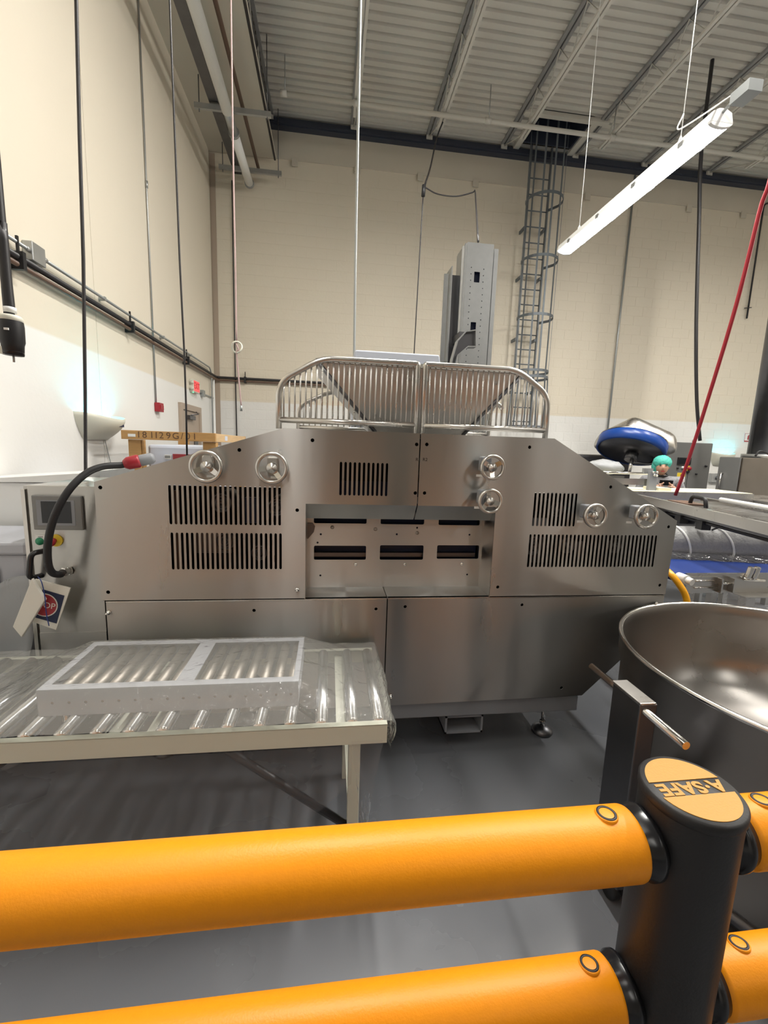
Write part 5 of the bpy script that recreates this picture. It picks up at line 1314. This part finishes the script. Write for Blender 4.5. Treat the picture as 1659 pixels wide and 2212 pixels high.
# ---- oven box and duct at the right edge
ov = thing('oven', 'brownish stainless oven housing at the right edge', 'oven', (6.3, 5.9, 0))
o0 = at(1570, 987, Y=5.4); o1 = at(1606, 987, Y=5.4)
m_oven = mat('oven_steel', (0.34, 0.30, 0.26), 0.36, 1.0, var=0.25, vscale=2.2, rvar=0.08)
MB().box(o1.x, 8.2, 5.42, 5.76, 0.0, o0.z).build('housing', m_oven, ov)
MB().box(o1.x-0.02, o1.x-0.002, 5.42, 5.75, 0.1, o0.z-0.005).build('door', m_cab, ov, bevel=0.004)
MB().box(o1.x+0.006, 7.6, 5.40, 5.419, 0.1, o0.z-0.005).build('front_panel', m_oven, ov, bevel=0.004)
MB().tube([(o1.x-0.05, 5.66, 1.25), (o1.x-0.05, 5.66, 1.55)], 0.010, 8).build('door_handle', m_polish, ov)
MB().tube([(o1.x-0.05, 5.66, 1.54), (o1.x-0.021, 5.66, 1.54)], 0.010, 8).build('handle_mount', m_polish, ov)
dc = thing('exhaust_duct', 'round dark steel exhaust duct rising at the right edge', 'duct', (6.95, 5.9, o0.z))
dp = at(1640, 900, Y=5.9)
MB().tube([(dp.x+0.32, 5.9, o0.z), (dp.x+0.32, 5.9, 7.86)], 0.30, 28).build('duct', m_dsteel, dc)
MB().lathe([(0.30, 0.0), (0.37, 0.0), (0.37, 0.06), (0.30, 0.06)], (dp.x+0.32, 5.9, o0.z), (0, 0, 1), 28).build('collar', m_galv, dc)
cord('oven_cable', 'short black cable arching over the oven top', [at(1632, 985, Y=5.55), at(1640, 975, Y=5.55), at(1655, 978, Y=5.55), at(1668, 988, Y=5.55)], 0.014, m_black)

# ================================================================== PERSON
pe = thing('person', 'person in a green hairnet and grey knit sweater looking at a phone', 'person', (4.36, 5.25, 0))
hc = at(1432, 1008, Y=5.22)          # head centre
fz = hc.z-0.11                       # chin
def skin_body(verts, edges, radii, name, m_, parent, sub=2, root=0):
    me = bpy.data.meshes.new(name); me.from_pydata([tuple(v) for v in verts], edges, [])
    ob = bpy.data.objects.new(name, me); col.objects.link(ob)
    md = ob.modifiers.new('skin', 'SKIN'); md.use_smooth_shade = True; md.branch_smoothing = 0.6
    for i, r in enumerate(radii):
        sv = me.skin_vertices[0].data[i]; sv.radius = r if isinstance(r, tuple) else (r, r); sv.use_root = (i == root)
    ss = ob.modifiers.new('sub', 'SUBSURF'); ss.levels = sub; ss.render_levels = sub
    dg = bpy.context.evaluated_depsgraph_get(); dg.update()
    m2 = bpy.data.meshes.new_from_object(ob.evaluated_get(dg)); bpy.data.objects.remove(ob)
    m2.name = name; m2.materials.clear()
    for p in m2.polygons: p.use_smooth = True
    return link(name, m2, m_, parent)
px_, py_ = hc.x+0.01, 5.27
zs = fz-0.035                          # shoulder height
PIV = Matrix.Translation(V(4.36, 5.25, 0))@Matrix.Rotation(-0.55, 4, 'Z')@Matrix.Translation(V(-4.36, -5.25, 0))
ph_ = PIV.inverted()@at(1439, 1043, Y=5.05)          # phone
vb = [V(px_, py_, 0.92), V(px_, py_, 1.08), V(px_, py_, zs-0.17), V(px_, py_, zs-0.02), V(px_, py_-0.01, zs+0.05), V(hc.x, hc.y+0.03, hc.z-0.03), V(hc.x, hc.y, hc.z+0.05),
      V(px_+0.18, py_, zs-0.02), V(px_+0.25, py_-0.03, zs-0.24), V(ph_.x+0.09, ph_.y+0.03, ph_.z-0.07), V(ph_.x+0.055, ph_.y, ph_.z-0.035),
      V(px_-0.18, py_, zs-0.02), V(px_-0.25, py_-0.03, zs-0.24), V(ph_.x-0.09, ph_.y+0.03, ph_.z-0.07), V(ph_.x-0.055, ph_.y, ph_.z-0.035),
      V(px_+0.09, py_, 0.86), V(px_+0.10, py_-0.01, 0.48), V(px_+0.10, py_+0.02, 0.08), V(px_+0.11, py_-0.12, 0.04),
      V(px_-0.09, py_, 0.86), V(px_-0.10, py_-0.01, 0.48), V(px_-0.10, py_+0.02, 0.08), V(px_-0.11, py_-0.12, 0.04)]
eb_ = [(0,1), (1,2), (2,3), (3,4), (4,5), (5,6), (3,7), (7,8), (8,9), (9,10), (3,11), (11,12), (12,13), (13,14), (0,15), (15,16), (16,17), (17,18), (0,19), (19,20), (20,21), (21,22)]
rb_ = [(0.15,0.10), (0.14,0.09), (0.16,0.09), (0.09,0.07), 0.050, 0.075, 0.08, 0.05, 0.045, 0.036, 0.026, 0.05, 0.052, 0.038, 0.026, 0.09, 0.06, 0.045, 0.04, 0.09, 0.06, 0.045, 0.04]
body = skin_body(vb, eb_, rb_, 'body', m_skin, pe)
# face detail is part of the head surface
def ell(c, r, name, m_, par, sub=3, fn=None):
    bm = bmesh.new(); bmesh.ops.create_icosphere(bm, subdivisions=sub, radius=1)
    for v in bm.verts:
        q = v.co.copy()
        if fn: q = fn(q)
        v.co = Vector((q.x*r[0], q.y*r[1], q.z*r[2]))+Vector(c)
    bm.verts.index_update()
    o = MB().add([v.co.copy() for v in bm.verts], [[v.index for v in f.verts] for f in bm.faces], True).build(name, m_, par); bm.free(); return o
def facefn(q):
    q = q.copy()
    if q.z < 0: q.x *= 1-0.28*q.z*q.z; q.y *= 1-0.10*q.z*q.z
    if q.y < 0:
        g = math.exp(-(q.x/0.13)**2)
        q.y -= 0.26*g*math.exp(-((q.z+0.12)/0.16)**2)          # nose
        q.y += 0.07*math.exp(-((q.z-0.12)/0.10)**2)*math.exp(-((abs(q.x)-0.36)/0.16)**2)   # eye sockets
        q.y -= 0.06*g*math.exp(-((q.z+0.50)/0.08)**2)
    return q
head = ell(hc, (0.076, 0.095, 0.118), 'head', m_skin, pe, 4, facefn)
for s_ in (-1, 1):
    MB().obox((hc.x+s_*0.030, hc.y-0.087, hc.z+0.012), (0.026, 0.006, 0.006), Matrix.Rotation(-s_*0.25, 3, 'Z')).build('eye', m_darkhair, head)
    MB().obox((hc.x+s_*0.030, hc.y-0.088, hc.z+0.032), (0.034, 0.006, 0.007), Matrix.Rotation(-s_*0.25, 3, 'Z')).build('eyebrow', m_darkhair, head)
    ell((hc.x+s_*0.078, hc.y+0.01, hc.z), (0.012, 0.022, 0.032), 'ear', m_skin, head, 2)
MB().obox((hc.x, hc.y-0.091, hc.z-0.058), (0.040, 0.008, 0.009)).build('mouth', m_redp, head)
ell((hc.x, hc.y+0.045, hc.z-0.05), (0.070, 0.05, 0.10), 'hair', m_darkhair, pe, 3)
ell((hc.x, hc.y+0.022, hc.z+0.055), (0.108, 0.118, 0.095), 'hairnet', m_hairnet, pe, 4, lambda q: q*(1+0.07*_nz.noise(q*5)))
ell((hc.x-0.05, hc.y+0.05, hc.z+0.0), (0.065, 0.08, 0.10), 'hairnet', m_hairnet, pe, 3, lambda q: q*(1+0.08*_nz.noise(q*5)))
# sweater over the body
vs_ = [V(px_, py_, 1.0), V(px_, py_, zs-0.17), V(px_, py_, zs-0.01), V(px_+0.18, py_, zs-0.02), V(px_+0.255, py_-0.03, zs-0.24), V(ph_.x+0.10, ph_.y+0.04, ph_.z-0.075),
       V(px_-0.18, py_, zs-0.02), V(px_-0.255, py_-0.03, zs-0.24), V(ph_.x-0.10, ph_.y+0.04, ph_.z-0.075), V(px_, py_, zs+0.02)]
skin_body(vs_, [(0,1), (1,2), (2,3), (3,4), (4,5), (2,6), (6,7), (7,8), (2,9)], [(0.185,0.135), (0.215,0.135), (0.16,0.11), 0.085, 0.07, 0.054, 0.085, 0.07, 0.054, 0.06], 'sweater', m_knit, pe)
MB().tube([(px_+0.07*math.cos(q), py_-0.01+0.065*math.sin(q), zs+0.035+0.012*math.sin(q)) for q in [2*PI*i/20 for i in range(20)]], 0.014, 8, closed=True).build('collar', m_black, pe)
vl = [V(px_, py_, 0.98), V(px_, py_, 0.90), V(px_+0.09, py_, 0.84), V(px_+0.10, py_-0.01, 0.48), V(px_+0.10, py_+0.02, 0.09), V(px_-0.09, py_, 0.84), V(px_-0.10, py_-0.01, 0.48), V(px_-0.10, py_+0.02, 0.09)]
skin_body(vl, [(0,1), (1,2), (2,3), (3,4), (1,5), (5,6), (6,7)], [(0.165,0.12), (0.17,0.12), 0.10, 0.075, 0.06, 0.10, 0.075, 0.06], 'trousers', m_jeans, pe)
for s_ in (-1, 1): MB().obox((px_+s_*0.108, py_-0.05, 0.045), (0.10, 0.27, 0.088), None, 0.03).build('shoe', m_black, pe)
pe.rotation_euler = (0, 0, -0.55)
# hands gripping the phone
for s_ in (-1, 1):
    w0 = V(ph_.x+s_*0.062, ph_.y+0.015, ph_.z-0.045)
    vv = [w0, w0+V(-s_*0.006, -0.012, 0.035)]; ee = [(0, 1)]; rr = [0.026, 0.024]
    for k in range(4):
        b0 = w0+V(-s_*0.004, -0.012+0.004*k, 0.050-0.018*k); i0 = len(vv)
        ln = (0.030, 0.034, 0.032, 0.025)[k]
        vv += [b0, b0+V(-s_*ln*0.6, 0.018, 0.004), b0+V(-s_*ln*1.4, 0.016, 0.002)]
        ee += [(1, i0), (i0, i0+1), (i0+1, i0+2)]; rr += [0.010, 0.0085, 0.007]
    i0 = len(vv); vv += [w0+V(-s_*0.018, -0.03, 0.03), w0+V(-s_*0.036, -0.034, 0.05)]; ee += [(0, i0), (i0, i0+1)]; rr += [0.011, 0.008]
    skin_body(vv, ee, rr, 'hand', m_skin, pe)
phn = tag(MB().obox((ph_.x, ph_.y-0.002, ph_.z+0.0), (0.150, 0.009, 0.074), Matrix.Rotation(0.35, 3, 'X'), 0.003).build('phone', m_blackg), 'black phone held in the hands of the person', 'phone')
phn.matrix_world = PIV
